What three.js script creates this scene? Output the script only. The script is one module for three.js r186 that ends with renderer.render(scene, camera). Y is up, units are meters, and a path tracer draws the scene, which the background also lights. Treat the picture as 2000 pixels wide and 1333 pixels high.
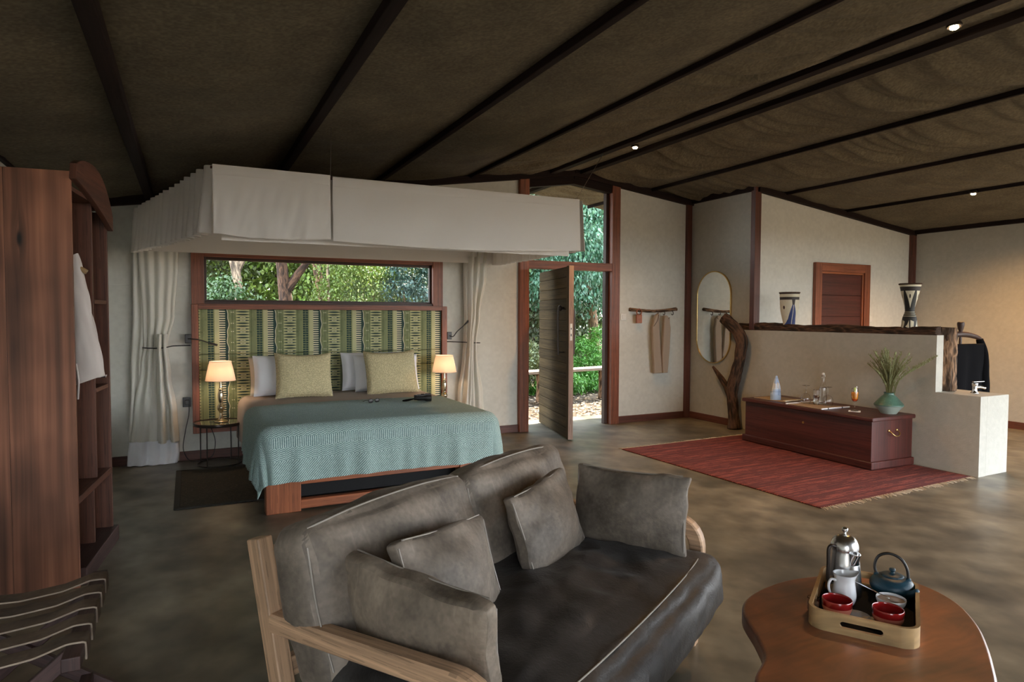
import * as THREE from 'three';
import { RoundedBoxGeometry } from 'three/addons/geometries/RoundedBoxGeometry.js';
import { ImprovedNoise } from 'three/addons/math/ImprovedNoise.js';
import { mergeGeometries, mergeVertices } from 'three/addons/utils/BufferGeometryUtils.js';

// ---------- camera, sky, sun, exposure ----------
// Room axes: x runs right along the bed wall, y is up, z runs from the bed wall (z = -7.4) to the open front.
const scene = new THREE.Scene();
const camera = new THREE.PerspectiveCamera(55.42, 2000 / 1333, 0.05, 200);
{
  const yaw = 0.46271, pitch = 0.039892, roll = 0.00336;
  const fwd = new THREE.Vector3(Math.sin(yaw) * Math.cos(pitch), -Math.sin(pitch), -Math.cos(yaw) * Math.cos(pitch));
  const right = new THREE.Vector3(Math.cos(yaw), 0, Math.sin(yaw)), up = new THREE.Vector3().crossVectors(right, fwd);
  const r2 = right.clone().multiplyScalar(Math.cos(roll)).addScaledVector(up, Math.sin(roll));
  const u2 = up.clone().multiplyScalar(Math.cos(roll)).addScaledVector(right, -Math.sin(roll));
  camera.quaternion.setFromRotationMatrix(new THREE.Matrix4().makeBasis(r2, u2, fwd.clone().negate()));
  camera.position.set(0, 1.5, 0);
}
const renderer = new THREE.WebGLRenderer({ antialias: true });
renderer.shadowMap.enabled = true;
renderer.shadowMap.type = THREE.PCFSoftShadowMap;
renderer.toneMapping = THREE.LinearToneMapping;
renderer.toneMappingExposure = 12.3;

const sunDirection = new THREE.Vector3(0.42, 0.86, -0.3).normalize();
{ // a hazy bright sky: pale at the horizon, light blue overhead, a soft glow round the sun
  const w = 512, h = 256, d = new Float32Array(w * h * 4), v = new THREE.Vector3();
  for (let y = 0; y < h; y++) for (let x = 0; x < w; x++) {
    const up = ((y + 0.5) / h - 0.5) * Math.PI, round = ((x + 0.5) / w - 0.5) * 2 * Math.PI, o = (y * w + x) * 4;
    v.set(Math.cos(round) * Math.cos(up), Math.sin(up), Math.sin(round) * Math.cos(up));
    const k = Math.pow(Math.max(0, v.y), 0.6), g = Math.pow(Math.max(0, v.dot(sunDirection)), 12) * 0.5;
    d[o] = 0.98 - 0.4 * k + g; d[o + 1] = 1.0 - 0.3 * k + g * 0.95; d[o + 2] = 0.99 - 0.1 * k + g * 0.8; d[o + 3] = 1;
  }
  const t = new THREE.DataTexture(d, w, h, THREE.RGBAFormat, THREE.FloatType);
  t.mapping = THREE.EquirectangularReflectionMapping; t.magFilter = THREE.LinearFilter; t.needsUpdate = true;
  scene.background = t; scene.environment = t;
}
const sun = new THREE.DirectionalLight(0xfff0d8, 3);
sun.position.copy(sunDirection).multiplyScalar(40).add(new THREE.Vector3(4, 0, -8));
sun.target.position.set(4, 0, -8);
sun.castShadow = true;
sun.shadow.mapSize.set(4096, 4096);
Object.assign(sun.shadow.camera, { left: -25, right: 25, top: 25, bottom: -25, near: 1, far: 90 });
scene.add(sun, sun.target);

// ---------- helpers ----------
const V = (x, y, z) => new THREE.Vector3(x, y, z);
const lerp = THREE.MathUtils.lerp, clamp = THREE.MathUtils.clamp, smooth = THREE.MathUtils.smoothstep;
function rng(a) { return () => { a = (a + 0x6d2b79f5) | 0; let t = Math.imul(a ^ (a >>> 15), 1 | a); t = (t + Math.imul(t ^ (t >>> 7), 61 | t)) ^ t; return ((t ^ (t >>> 14)) >>> 0) / 4294967296; }; }
const rand = rng(7);
const perlin = new ImprovedNoise();
const n3 = (x, y, z) => perlin.noise(x + 31.7, y + 17.3, z + 5.1);
const used = new Map();
function numbered(name) { const k = used.get(name) ?? 0; used.set(name, k + 1); return k ? `${name}_${String(k).padStart(3, '0')}` : name; }
function tag(o, label, category, group) {
  o.userData.label = label; o.userData.category = category;
  if (group) o.userData.group = group;
  return o;
}
function thing(name, label, category, pos = [0, 0, 0], turn = 0, group) {
  const o = new THREE.Group();
  o.name = numbered(name);
  o.position.set(...pos); o.rotation.y = turn;
  scene.add(o);
  return tag(o, label, category, group);
}
function shadows(m) { m.castShadow = true; m.receiveShadow = true; return m; }
function part(parent, name, geo, mat, label) {
  const m = shadows(new THREE.Mesh(Array.isArray(geo) ? merge(geo) : geo, mat));
  m.name = numbered(name);
  if (label) m.userData.label = label;
  parent.add(m);
  return m;
}
function solo(name, label, category, geo, mat, pos = [0, 0, 0], turn = 0, group) {
  const m = part(scene, name, geo, mat);
  m.position.set(...pos); m.rotation.y = turn;
  return tag(m, label, category, group);
}
function struct(name, geo, mat, parent) {
  const m = part(parent ?? scene, name, geo, mat);
  if (!parent) m.userData.kind = 'structure';
  return m;
}
function structGroup(name, pos = [0, 0, 0], turn = 0) {
  const o = new THREE.Group();
  o.name = numbered(name); o.userData.kind = 'structure';
  o.position.set(...pos); o.rotation.y = turn;
  scene.add(o);
  return o;
}
function copyOf(src, pos, turn, label, group) {
  const c = src.clone();
  c.name = numbered(src.name.replace(/_\d+$/, ''));
  c.position.set(...pos); c.rotation.y = turn;
  c.userData = { ...src.userData, label };
  if (group) c.userData.group = group;
  scene.add(c);
  return c;
}
function merge(list) {
  const flat = list.map((g) => {
    const q = g.index ? g.toNonIndexed() : g.clone();
    for (const k of Object.keys(q.attributes)) if (!['position', 'normal', 'uv'].includes(k)) q.deleteAttribute(k);
    q.clearGroups();
    if (!q.attributes.normal) q.computeVertexNormals();
    if (!q.attributes.uv) q.setAttribute('uv', new THREE.BufferAttribute(new Float32Array(q.attributes.position.count * 2), 2));
    return q;
  });
  return flat.length === 1 ? flat[0] : mergeGeometries(flat);
}
// Box projection of uv in metres; v runs along the grain axis ('x' | 'y' | 'z').
function boxUV(geo, grain = 'y', ou = 0, ov = 0) {
  const g = geo.index ? geo.toNonIndexed() : geo, p = g.attributes.position, uv = new Float32Array(p.count * 2);
  const a = V(0, 0, 0), b = V(0, 0, 0), c = V(0, 0, 0), ax = ['x', 'y', 'z'];
  for (let i = 0; i < p.count; i += 3) {
    a.fromBufferAttribute(p, i); b.fromBufferAttribute(p, i + 1); c.fromBufferAttribute(p, i + 2);
    const n = b.clone().sub(a).cross(c.clone().sub(a)), m = [Math.abs(n.x), Math.abs(n.y), Math.abs(n.z)], k = m.indexOf(Math.max(...m));
    const rest = ax.filter((_, j) => j !== k), vv = rest.includes(grain) ? grain : rest[1], uu = rest.find((q) => q !== vv);
    [a, b, c].forEach((q, j) => { uv[(i + j) * 2] = q[uu] + ou; uv[(i + j) * 2 + 1] = q[vv] + ov; });
  }
  g.setAttribute('uv', new THREE.BufferAttribute(uv, 2));
  return g;
}
// A bevelled box, centred, with wood-style uv.
function box(w, h, d, r = 0.004, grain) {
  const rr = Math.min(r, w * 0.45, h * 0.45, d * 0.45);
  const g = new RoundedBoxGeometry(w, h, d, 1, rr);
  const longest = w >= h && w >= d ? 'x' : h >= d ? 'y' : 'z';
  return boxUV(g, grain ?? longest, rand() * 3, rand() * 3);
}
const at = (g, x, y, z) => g.translate(x, y, z);
function bx(x0, x1, y0, y1, z0, z1, r, grain) { return at(box(x1 - x0, y1 - y0, z1 - z0, r, grain), (x0 + x1) / 2, (y0 + y1) / 2, (z0 + z1) / 2); }
// A bar from p to q with section w (sideways) by h (along up).
function bar(p, q, w, h, r = 0.004, up = V(0, 1, 0)) {
  const d = q.clone().sub(p), L = d.length(), z = d.normalize(), x = up.clone().cross(z).normalize(), y = z.clone().cross(x);
  return box(w, h, L, r, 'z').applyMatrix4(new THREE.Matrix4().makeBasis(x, y, z).setPosition(p.clone().add(q).multiplyScalar(0.5)));
}
function cyl(r0, r1, h, seg = 20) { return new THREE.CylinderGeometry(r1, r0, h, seg).translate(0, h / 2, 0); }
function lathe(pts, seg = 40) {
  return new THREE.LatheGeometry(pts.map(([r, y]) => new THREE.Vector2(Math.max(r, 0.0002), y)), seg);
}
// Smooth lathe profile through control points.
function turned(pts, seg = 40, n = 48) {
  const c = new THREE.CatmullRomCurve3(pts.map(([r, y]) => V(r, y, 0)), false, 'centripetal');
  return lathe(c.getPoints(n).map((p) => [p.x, p.y]), seg);
}
function wire(pts, r, seg = 24, radial = 8, closed = false) {
  return new THREE.TubeGeometry(new THREE.CatmullRomCurve3(pts.map((p) => (p.isVector3 ? p : V(...p))), closed, 'centripetal'), seg, r, radial, closed);
}
// A tapering limb with capped ends and a rough skin.
function limb(pts, rads, { seg = 30, radial = 14, rough = 0, freq = 8, seed = 0, flat = 1 } = {}) {
  const curve = new THREE.CatmullRomCurve3(pts.map((p) => (p.isVector3 ? p : V(...p))), false, 'centripetal'), fr = curve.computeFrenetFrames(seg, false), pos = [], uv = [], idx = [];
  const L = curve.getLength();
  const radiusAt = (t) => { const k = t * (rads.length - 1), i = Math.min(Math.floor(k), rads.length - 2); return lerp(rads[i], rads[i + 1], k - i); };
  for (let i = 0; i <= seg; i++) {
    const t = i / seg, c = curve.getPointAt(t), r = radiusAt(t);
    for (let j = 0; j <= radial; j++) {
      const a = (j / radial) * Math.PI * 2, ca = Math.cos(a), sa = Math.sin(a);
      const ridge = rough ? rough * (n3(ca * 2.2 + seed, sa * 2.2, t * L * freq * 0.25) + 0.7 * n3(ca * 5 + seed, sa * 5 + 3, t * L * freq)) : 0;
      const rr = r * (1 + ridge);
      pos.push(c.x + (fr.normals[i].x * ca + fr.binormals[i].x * sa * flat) * rr, c.y + (fr.normals[i].y * ca + fr.binormals[i].y * sa * flat) * rr, c.z + (fr.normals[i].z * ca + fr.binormals[i].z * sa * flat) * rr);
      uv.push((j / radial) * Math.PI * 2 * rads[0], t * L);
    }
  }
  const w = radial + 1;
  for (let i = 0; i < seg; i++) for (let j = 0; j < radial; j++) { const a = i * w + j, b = a + w; idx.push(a, a + 1, b, b, a + 1, b + 1); }
  for (const [i, flip] of [[0, false], [seg, true]]) {
    const c = curve.getPointAt(i / seg), k = pos.length / 3;
    pos.push(c.x, c.y, c.z); uv.push(0, 0);
    for (let j = 0; j < radial; j++) { const a = i * w + j; flip ? idx.push(k, a, a + 1) : idx.push(k, a + 1, a); }
  }
  const g = new THREE.BufferGeometry();
  g.setAttribute('position', new THREE.Float32BufferAttribute(pos, 3)); g.setAttribute('uv', new THREE.Float32BufferAttribute(uv, 2)); g.setIndex(idx);
  g.computeVertexNormals();
  // flip if inside out
  const q = V(pos[w * 3], pos[w * 3 + 1], pos[w * 3 + 2]).sub(curve.getPointAt(1 / seg)), nn = g.attributes.normal;
  if (q.x * nn.getX(w) + q.y * nn.getY(w) + q.z * nn.getZ(w) < 0) { const ix = g.index.array; for (let i = 0; i < ix.length; i += 3) { const s = ix[i]; ix[i] = ix[i + 1]; ix[i + 1] = s; } g.computeVertexNormals(); }
  return g;
}
// A grid surface from f(s, t) -> Vector3, s and t in 0..1; optional thickness gives it a back and edges.
function sheet(f, ns, nt, { thick = 0, uvScale = [1, 1] } = {}) {
  const P = [], uv = [], idx = [], w = ns + 1, n = w * (nt + 1);
  for (let j = 0; j <= nt; j++) for (let i = 0; i <= ns; i++) { P.push(f(i / ns, j / nt)); uv.push((i / ns) * uvScale[0], (j / nt) * uvScale[1]); }
  for (let j = 0; j < nt; j++) for (let i = 0; i < ns; i++) { const a = j * w + i, b = a + w; idx.push(a, a + 1, b, b, a + 1, b + 1); }
  const g = new THREE.BufferGeometry();
  g.setAttribute('position', new THREE.Float32BufferAttribute(P.flatMap((p) => [p.x, p.y, p.z]), 3));
  g.setAttribute('uv', new THREE.Float32BufferAttribute(uv, 2)); g.setIndex(idx); g.computeVertexNormals();
  if (!thick) return g;
  const N = g.attributes.normal, P2 = P.map((p, i) => V(p.x - N.getX(i) * thick, p.y - N.getY(i) * thick, p.z - N.getZ(i) * thick)), all = [...P, ...P2], ix = [...idx];
  for (let k = 0; k < idx.length; k += 3) ix.push(n + idx[k], n + idx[k + 2], n + idx[k + 1]);
  const edge = [];
  for (let i = 0; i < ns; i++) { edge.push([i + 1, i]); edge.push([nt * w + i, nt * w + i + 1]); }
  for (let j = 0; j < nt; j++) { edge.push([j * w, (j + 1) * w]); edge.push([(j + 1) * w + ns, j * w + ns]); }
  for (const [a, b] of edge) ix.push(a, b, n + a, n + a, b, n + b);
  const h = new THREE.BufferGeometry();
  h.setAttribute('position', new THREE.Float32BufferAttribute(all.flatMap((p) => [p.x, p.y, p.z]), 3));
  h.setAttribute('uv', new THREE.Float32BufferAttribute([...uv, ...uv], 2)); h.setIndex(ix); h.computeVertexNormals();
  return h;
}
function smoothBox(g) { // welds, smooths, then box-projects uv in metres
  g.deleteAttribute('uv'); g.deleteAttribute('normal');
  const m = mergeVertices(g, 1e-5); m.computeVertexNormals();
  return boxUV(m.toNonIndexed(), 'y');
}
// A stuffed box cushion: rounded edges, puffed faces, creases.
function stuffed(w, h, d, { r = 0.04, puff = [0.01, 0.02, 0.02], crease = 0.006, freq = 5, seed = 0, n = 22, pinch = 0, bend } = {}) {
  const g = new THREE.BoxGeometry(w, h, d, Math.max(4, Math.round(n * Math.min(1, w))), Math.max(6, Math.round(n * Math.min(1, h * 1.6))), Math.max(6, Math.round(n * Math.min(1, d * 1.6))));
  const p = g.attributes.position, q = V(0, 0, 0), inner = V(0, 0, 0);
  for (let i = 0; i < p.count; i++) {
    q.fromBufferAttribute(p, i);
    const X = (2 * q.x) / w, Y = (2 * q.y) / h, Z = (2 * q.z) / d;
    inner.set(clamp(q.x, -w / 2 + r, w / 2 - r), clamp(q.y, -h / 2 + r, h / 2 - r), clamp(q.z, -d / 2 + r, d / 2 - r));
    const out = q.clone().sub(inner);
    if (out.lengthSq() > 1e-12) q.copy(inner).addScaledVector(out.normalize(), r);
    q.x += puff[0] * X * (1 - Y * Y) * (1 - Z * Z); q.y += puff[1] * Y * (1 - X * X) * (1 - Z * Z); q.z += puff[2] * Z * (1 - X * X) * (1 - Y * Y);
    if (pinch) { q.x *= 1 - pinch * (1 - Y * Y); q.y *= 1 - pinch * (1 - X * X); }
    if (crease) {
      const k = q.clone().multiplyScalar(freq), e = 0.35 + 0.65 * Math.max(Math.abs(X), Math.abs(Y)) ** 3;
      q.x += crease * n3(k.x, k.y * 1.6 + seed, k.z); q.y += crease * e * n3(k.x * 1.5, k.y + 9 + seed, k.z); q.z += crease * e * n3(k.x * 1.3, k.y * 1.3, k.z + 21 + seed) + crease * 0.5 * n3(k.x * 3.1 + seed, k.y * 3.1, 7);
    }
    if (bend) bend(q, X, Y, Z);
    p.setXYZ(i, q.x, q.y, q.z);
  }
  return smoothBox(g);
}
// A pillow sewn from two faces: thin at its edge, full in the middle, with pointed corners.
function pillow(w, h, t, { n = 26, ears = 0.06, crease = 0.006, seed = 0, sag = 0 } = {}) {
  const face = (side) => sheet((s, u) => {
    const x = 2 * s - 1, y = 2 * u - 1, b = Math.pow(Math.max(0, (1 - x ** 4) * (1 - y ** 4)), 0.5);
    const px = (x * (1 - ears * (1 - y * y) * Math.abs(x)) * w) / 2, py = (y * (1 - ears * (1 - x * x) * Math.abs(y)) * h) / 2 - sag * (1 - x * x) * Math.max(0, y) ** 2;
    const cr = crease * Math.min(1, b * 2) * (n3(px * 9, py * 9, seed) + 0.6 * n3(px * 20, py * 14, seed + 4));
    return V(side > 0 ? px : -px, py, 0).add(V(0, 0, side * (b * t) / 2 + cr));
  }, n, n, { uvScale: [w, h] });
  return merge([face(1), face(-1)]);
}
// ---------- textures (colour, grain, print) and materials ----------
function lattice(seed) {
  const r = rng(seed), perm = new Float32Array(65536);
  for (let i = 0; i < 65536; i++) perm[i] = r();
  return (x, y, px, py) => { // value noise, periodic in px by py cells
    const ix = Math.floor(x), iy = Math.floor(y), fx = x - ix, fy = y - iy, sx = fx * fx * (3 - 2 * fx), sy = fy * fy * (3 - 2 * fy);
    const m = (a, b) => ((a % b) + b) % b, x0 = m(ix, px), x1 = m(ix + 1, px), y0 = m(iy, py), y1 = m(iy + 1, py), g = (a, b) => perm[(a * 131 + b * 7919) & 65535];
    return lerp(lerp(g(x0, y0), g(x1, y0), sx), lerp(g(x0, y1), g(x1, y1), sx), sy);
  };
}
function fbm(N, u, v, fx, fy, oct) { let s = 0, a = 0.5, t = 0; for (let i = 0; i < oct; i++) { s += a * N(u * fx + i * 0.37, v * fy + i * 0.71, fx, fy); t += a; fx *= 2; fy *= 2; a *= 0.5; } return s / t; }
function dataTex(w, h, fn, { srgb = true, size = [1, 1], fine = false } = {}) { // fn(u, v) -> [r, g, b] or a number, 0..1 display values
  const d = fine ? new Float32Array(w * h * 4) : new Uint8Array(w * h * 4), top = fine ? 1 : 255;
  for (let y = 0; y < h; y++) for (let x = 0; x < w; x++) {
    const c = fn((x + 0.5) / w, (y + 0.5) / h), o = (y * w + x) * 4, q = typeof c === 'number' ? [c, c, c] : c;
    for (let k = 0; k < 3; k++) d[o + k] = clamp(q[k], 0, 1) * top;
    d[o + 3] = top;
  }
  const t = fine ? new THREE.DataTexture(d, w, h, THREE.RGBAFormat, THREE.FloatType) : new THREE.DataTexture(d, w, h);
  return setup(t, srgb, size);
}
function setup(t, srgb, size) {
  t.wrapS = t.wrapT = THREE.RepeatWrapping; t.magFilter = THREE.LinearFilter; t.minFilter = THREE.LinearMipmapLinearFilter; t.generateMipmaps = true;
  if (srgb) t.colorSpace = THREE.SRGBColorSpace;
  t.repeat.set(1 / size[0], 1 / size[1]); t.needsUpdate = true;
  return t;
}
function canvasTex(w, h, draw, { srgb = true, size = [1, 1] } = {}) {
  const c = document.createElement('canvas'); c.width = w; c.height = h;
  draw(c.getContext('2d'), w, h);
  return setup(new THREE.CanvasTexture(c), srgb, size);
}
function resized(t, size) { const c = t.clone(); c.repeat.set(1 / size[0], 1 / size[1]); c.needsUpdate = true; return c; }

const NA = lattice(11), NB = lattice(23), NC = lattice(37);
const woodTex = dataTex(512, 1024, (u, v) => {
  const warp = fbm(NA, u, v, 4, 2, 3), g = fbm(NB, u + 0.06 * warp, v, 64, 3, 3), big = fbm(NC, u + 0.1 * warp, v, 7, 1, 2);
  const pore = fbm(NA, u, v, 190, 14, 1) > 0.78 ? 0.12 : 0;
  return 0.62 + 0.36 * g + 0.3 * (big - 0.5) - pore;
}, { size: [0.6, 1.4] });
const knots = [[0.13, 0.2], [0.2, 0.33], [0.62, 0.55], [0.68, 0.12], [0.86, 0.78], [0.35, 0.83]];
const boardTex = dataTex(768, 1536, (u, v) => { // wide boards with knots, streaks and stains
  let du = 0, dark = 0;
  for (const [ku, kv] of knots) { const a = (u - ku) * 1, b = (v - kv) * 2, r2 = a * a * 9 + b * b; du += 0.035 * Math.sign(a || 1) * Math.exp(-r2 * 120); dark += 0.5 * Math.exp(-r2 * 1500) + 0.16 * Math.exp(-r2 * 160); }
  const warp = fbm(NA, u, v, 3, 2, 3), g = fbm(NB, u - du + 0.05 * warp, v, 40, 2, 4), big = fbm(NC, u - du + 0.07 * warp, v, 6, 1, 2), blot = fbm(NB, u, v, 4, 7, 3);
  const board = 0.05 * (NC(Math.floor(u * 3) + 0.5, 4.5, 64, 64) - 0.5), joint = Math.abs(((u * 3) % 1) - 0.5) > 0.497 ? 0.1 : 0;
  return clamp(0.62 + 0.42 * (g - 0.5) + 0.5 * (big - 0.5) + 0.36 * (blot - 0.5) + board, 0, 1) - dark;
}, { size: [1.1, 2.4] });
const concreteTex = dataTex(1024, 1024, (u, v) => {
  const w = fbm(NA, u, v, 4, 4, 4), a = fbm(NB, u + 0.12 * w, v - 0.1 * w, 6, 6, 5), b = fbm(NC, u, v, 26, 30, 4), streak = fbm(NA, u + 0.05 * a, v, 22, 26, 3);
  const k = 0.66 + 0.55 * (a - 0.5) + 0.36 * (b - 0.5) + 0.22 * (streak - 0.5), worn = smooth(w, 0.5, 0.8) * 0.08;
  return [k + worn, k * 0.985 + worn, k * 0.93 + worn];
}, { size: [4.2, 4.2] });
const burlTex = dataTex(512, 512, (u, v) => { const w = fbm(NB, u, v, 3, 4, 4), a = fbm(NA, u + 0.25 * w, v + 0.15 * w, 6, 5, 4), g = fbm(NC, u + 0.1 * w, v, 60, 6, 3); return 0.72 + 0.55 * (a - 0.5) + 0.22 * (g - 0.5); }, { size: [0.9, 0.9] });
const concreteRough = dataTex(512, 512, (u, v) => { const a = fbm(NC, u, v, 6, 8, 4), b = fbm(NB, u, v, 40, 40, 2); return clamp(0.4 + 0.3 * (a - 0.5) + 0.08 * (b - 0.5), 0.31, 0.6); }, { fine: true, srgb: false, size: [4.2, 4.2] });
const concreteBump = dataTex(512, 512, (u, v) => 0.7 * fbm(NA, u, v, 5, 7, 3) + 0.3 * fbm(NB, u, v, 30, 30, 2), { fine: true, srgb: false, size: [3, 3] });
const weaveBump = dataTex(256, 256, (u, v) => { const a = Math.sin(u * Math.PI * 128), b = Math.sin(v * Math.PI * 128); return 0.5 + 0.25 * a * (b > 0 ? 1 : -1) + 0.3 * (NB(u * 64, v * 64, 64, 64) - 0.5); }, { srgb: false, size: [0.16, 0.16] });
const canvasTexture = dataTex(512, 512, (u, v) => { const a = fbm(NA, u, v, 6, 6, 4), b = fbm(NB, u, v, 120, 120, 2); return 0.8 + 0.25 * (a - 0.5) + 0.28 * (b - 0.5); }, { size: [1.6, 1.6] });
const plasterTex = dataTex(512, 512, (u, v) => { const a = fbm(NA, u, v, 4, 4, 4), b = fbm(NB, u, v, 60, 60, 3); return 0.9 + 0.05 * (a - 0.5) + 0.06 * (b - 0.5); }, { size: [2.2, 2.2] });
const plasterBump = dataTex(512, 512, (u, v) => 0.6 * fbm(NC, u, v, 10, 10, 4) + 0.4 * fbm(NB, u, v, 90, 90, 2), { fine: true, srgb: false, size: [0.9, 0.9] });
const leatherTex = dataTex(512, 512, (u, v) => { const w = fbm(NA, u, v, 3, 3, 3), a = fbm(NB, u + 0.2 * w, v, 5, 5, 5), b = fbm(NC, u, v, 70, 70, 2), scr = fbm(NA, u, v + 0.1 * w, 60, 5, 2) > 0.8 ? 0.04 : 0; return 0.7 + 0.55 * (a - 0.5) + 0.14 * (b - 0.5) + scr; }, { size: [0.85, 0.85] });
const leatherBump = dataTex(512, 512, (u, v) => { const w = fbm(NB, u, v, 5, 5, 4), r = 1 - Math.abs(2 * fbm(NA, u + 0.15 * w, v, 7, 7, 4) - 1); return 0.7 * r + 0.3 * fbm(NC, u, v, 110, 110, 2); }, { fine: true, srgb: false, size: [0.5, 0.5] });
const barkTex = dataTex(512, 512, (u, v) => { const w = fbm(NA, u, v, 4, 4, 3), r = 1 - Math.abs(2 * fbm(NB, u + 0.08 * w, v, 14, 4, 4) - 1); const k = 0.25 + 0.75 * r * r; return [k, k * 0.92, k * 0.84]; }, { size: [0.5, 0.6] });
const barkBump = dataTex(512, 512, (u, v) => { const w = fbm(NA, u, v, 4, 4, 3), r = 1 - Math.abs(2 * fbm(NB, u + 0.08 * w, v, 14, 4, 4) - 1); return r; }, { fine: true, srgb: false, size: [0.5, 0.6] });
const litterTex = dataTex(512, 512, (u, v) => { const a = fbm(NA, u, v, 40, 40, 3), b = fbm(NB, u, v, 7, 7, 4), c = NC(u * 110, v * 110, 110, 110); const k = 0.25 + 0.45 * a + 0.35 * (b - 0.5) + (c > 0.8 ? 0.25 : 0); return [k, k * 0.86, k * 0.66]; }, { size: [2, 2] });
const rugTex = dataTex(1024, 1024, (u, v) => { // rag weave: rows along u, each row its own shade, with lighter dashes
  const row = Math.floor(v * 150), k = NA(row + 0.5, 3.5, 256, 256), dash = fbm(NB, u, row / 150, 7, 150, 2), fine = NC(u * 300, v * 300, 300, 300);
  const light = dash > 0.6 && k > 0.5 ? 0.24 : 0, sh = 0.6 + 0.3 * k + 0.2 * (fine - 0.5) - (((v * 150) % 1) < 0.18 ? 0.12 : 0) + 0.25 * (dash - 0.5);
  return [0.5 * sh + 0.55 * light, 0.185 * sh + 0.46 * light, 0.15 * sh + 0.38 * light];
}, { size: [1, 1] });
const rugBump = dataTex(512, 512, (u, v) => 0.5 + 0.5 * Math.abs(Math.sin(v * Math.PI * 75)) * (0.6 + 0.4 * NB(u * 80, v * 75, 80, 75)), { srgb: false, size: [1, 1] });
const matTex = dataTex(256, 256, (u, v) => { const a = Math.sin(u * Math.PI * 64), b = Math.sin(v * Math.PI * 32 + (a > 0 ? 0 : Math.PI / 2)); return 0.6 + 0.2 * a * b + 0.3 * (NB(u * 40, v * 40, 40, 40) - 0.5); }, { size: [0.35, 0.35] });
const dashTex = canvasTex(512, 512, (c, w, h) => { // woven cushion cover: sand ground with rows of short dark stitches
  c.fillStyle = '#cfc29a'; c.fillRect(0, 0, w, h);
  const r = rng(5);
  for (let y = 0; y < 44; y++) for (let x = 0; x < 0 + w;) {
    const L = 3 + r() * 9, yy = (y + 0.5) * (h / 44) + (r() - 0.5) * 1.5;
    c.fillStyle = r() > 0.5 ? '#3d3722' : '#6f6640'; if (r() > 0.28) c.fillRect(x, yy, L, 3.2);
    c.fillStyle = 'rgba(235,225,175,0.5)'; c.fillRect(x, yy + 4.5, L + 3, 2);
    x += L + 3 + r() * 5;
  }
}, { size: [0.45, 0.45] });
const printTex = canvasTex(768, 984, (c, w, h) => { // the headboard's printed bands, one repeat = 0.47 m by 0.6 m
  const px = (m) => (m / 0.47) * w, py = (m) => (m / 0.6) * h, r = rng(91), green = '#828a66', dark = '#2f4642', cream = '#dbd5b6';
  c.fillStyle = green; c.fillRect(0, 0, w, h);
  const blot = (n, col) => { for (let i = 0; i < n; i++) { c.fillStyle = col; c.beginPath(); c.ellipse(r() * w, r() * h, 10 + r() * 60, 10 + r() * 60, 0, 0, 7); c.fill(); } };
  blot(60, 'rgba(120,135,80,0.16)'); blot(50, 'rgba(60,75,45,0.14)');
  for (let i = 0; i < 24; i++) for (const x of [0.03, 0.06]) { c.fillStyle = dark; c.fillRect(px(x) + (r() - 0.5) * 4, py(i * 0.025 + 0.004) + (r() - 0.5) * 4, px(0.025) + r() * 4, py(0.0165) + r() * 3); }
  c.fillStyle = '#a9a872'; for (const x of [0.024, 0.086]) c.fillRect(px(x), 0, px(0.004), h);
  c.fillStyle = '#c3c197'; c.fillRect(px(0.096), 0, px(0.042), h);
  c.fillStyle = 'rgba(140,140,90,0.35)'; c.fillRect(px(0.108), 0, px(0.004), h); c.fillRect(px(0.124), 0, px(0.003), h);
  const wave = (v) => 0.218 + 0.007 * Math.sin((v / 0.6) * Math.PI * 4) + 0.004 * Math.sin((v / 0.6) * Math.PI * 10);
  c.fillStyle = dark; c.beginPath(); c.moveTo(px(0.14), 0); for (let i = 0; i <= 60; i++) c.lineTo(px(wave(i * 0.01)), py(i * 0.01)); c.lineTo(px(0.14), h); c.fill();
  for (let i = 0; i < 25; i++) { const y = py(i * 0.024 + 0.012), t = py(0.0068); c.fillStyle = cream; c.beginPath(); c.moveTo(px(0.138), y - t); c.lineTo(px(0.19), y - t * 0.8); c.quadraticCurveTo(px(0.207), y, px(0.19), y + t * 0.8); c.lineTo(px(0.138), y + t); c.fill(); }
  c.strokeStyle = '#e4dfc0'; c.lineWidth = px(0.006); c.beginPath(); for (let i = 0; i <= 60; i++) c.lineTo(px(wave(i * 0.01) + 0.003), py(i * 0.01)); c.stroke();
  c.fillStyle = '#3c4529'; c.fillRect(px(0.262), 0, px(0.003), h); c.fillRect(px(0.446), 0, px(0.003), h);
  for (let i = 0; i < 6; i++) for (const d of [-0.009, 0.009]) { c.fillStyle = '#d8d6b4'; c.beginPath(); c.ellipse(px(0.2635 + d), py(0.06 + i * 0.1 + (i % 2) * 0.015), px(0.006), py(0.005), 0, 0, 7); c.fill(); }
  c.fillStyle = '#b9b98a'; c.fillRect(px(0.3), 0, px(0.128), h);
  for (let i = 0; i < 20; i++) {
    const y = py(i * 0.03 + 0.015), k = i % 4;
    c.fillStyle = k === 1 ? '#35463f' : dark; c.beginPath(); c.moveTo(px(0.293), y); c.quadraticCurveTo(px(0.365), y - py(0.017), px(0.436), y); c.quadraticCurveTo(px(0.365), y + py(0.017), px(0.293), y); c.fill();
    if (k === 2 || k === 3) { c.fillStyle = cream; c.beginPath(); c.ellipse(px(0.365), y, px(0.03), py(0.0055), 0, 0, 7); c.fill(); c.fillStyle = '#7b8450'; c.beginPath(); c.ellipse(px(0.365), y, px(0.014), py(0.0025), 0, 0, 7); c.fill(); }
  }
}, { size: [0.47, 0.6] });
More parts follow.
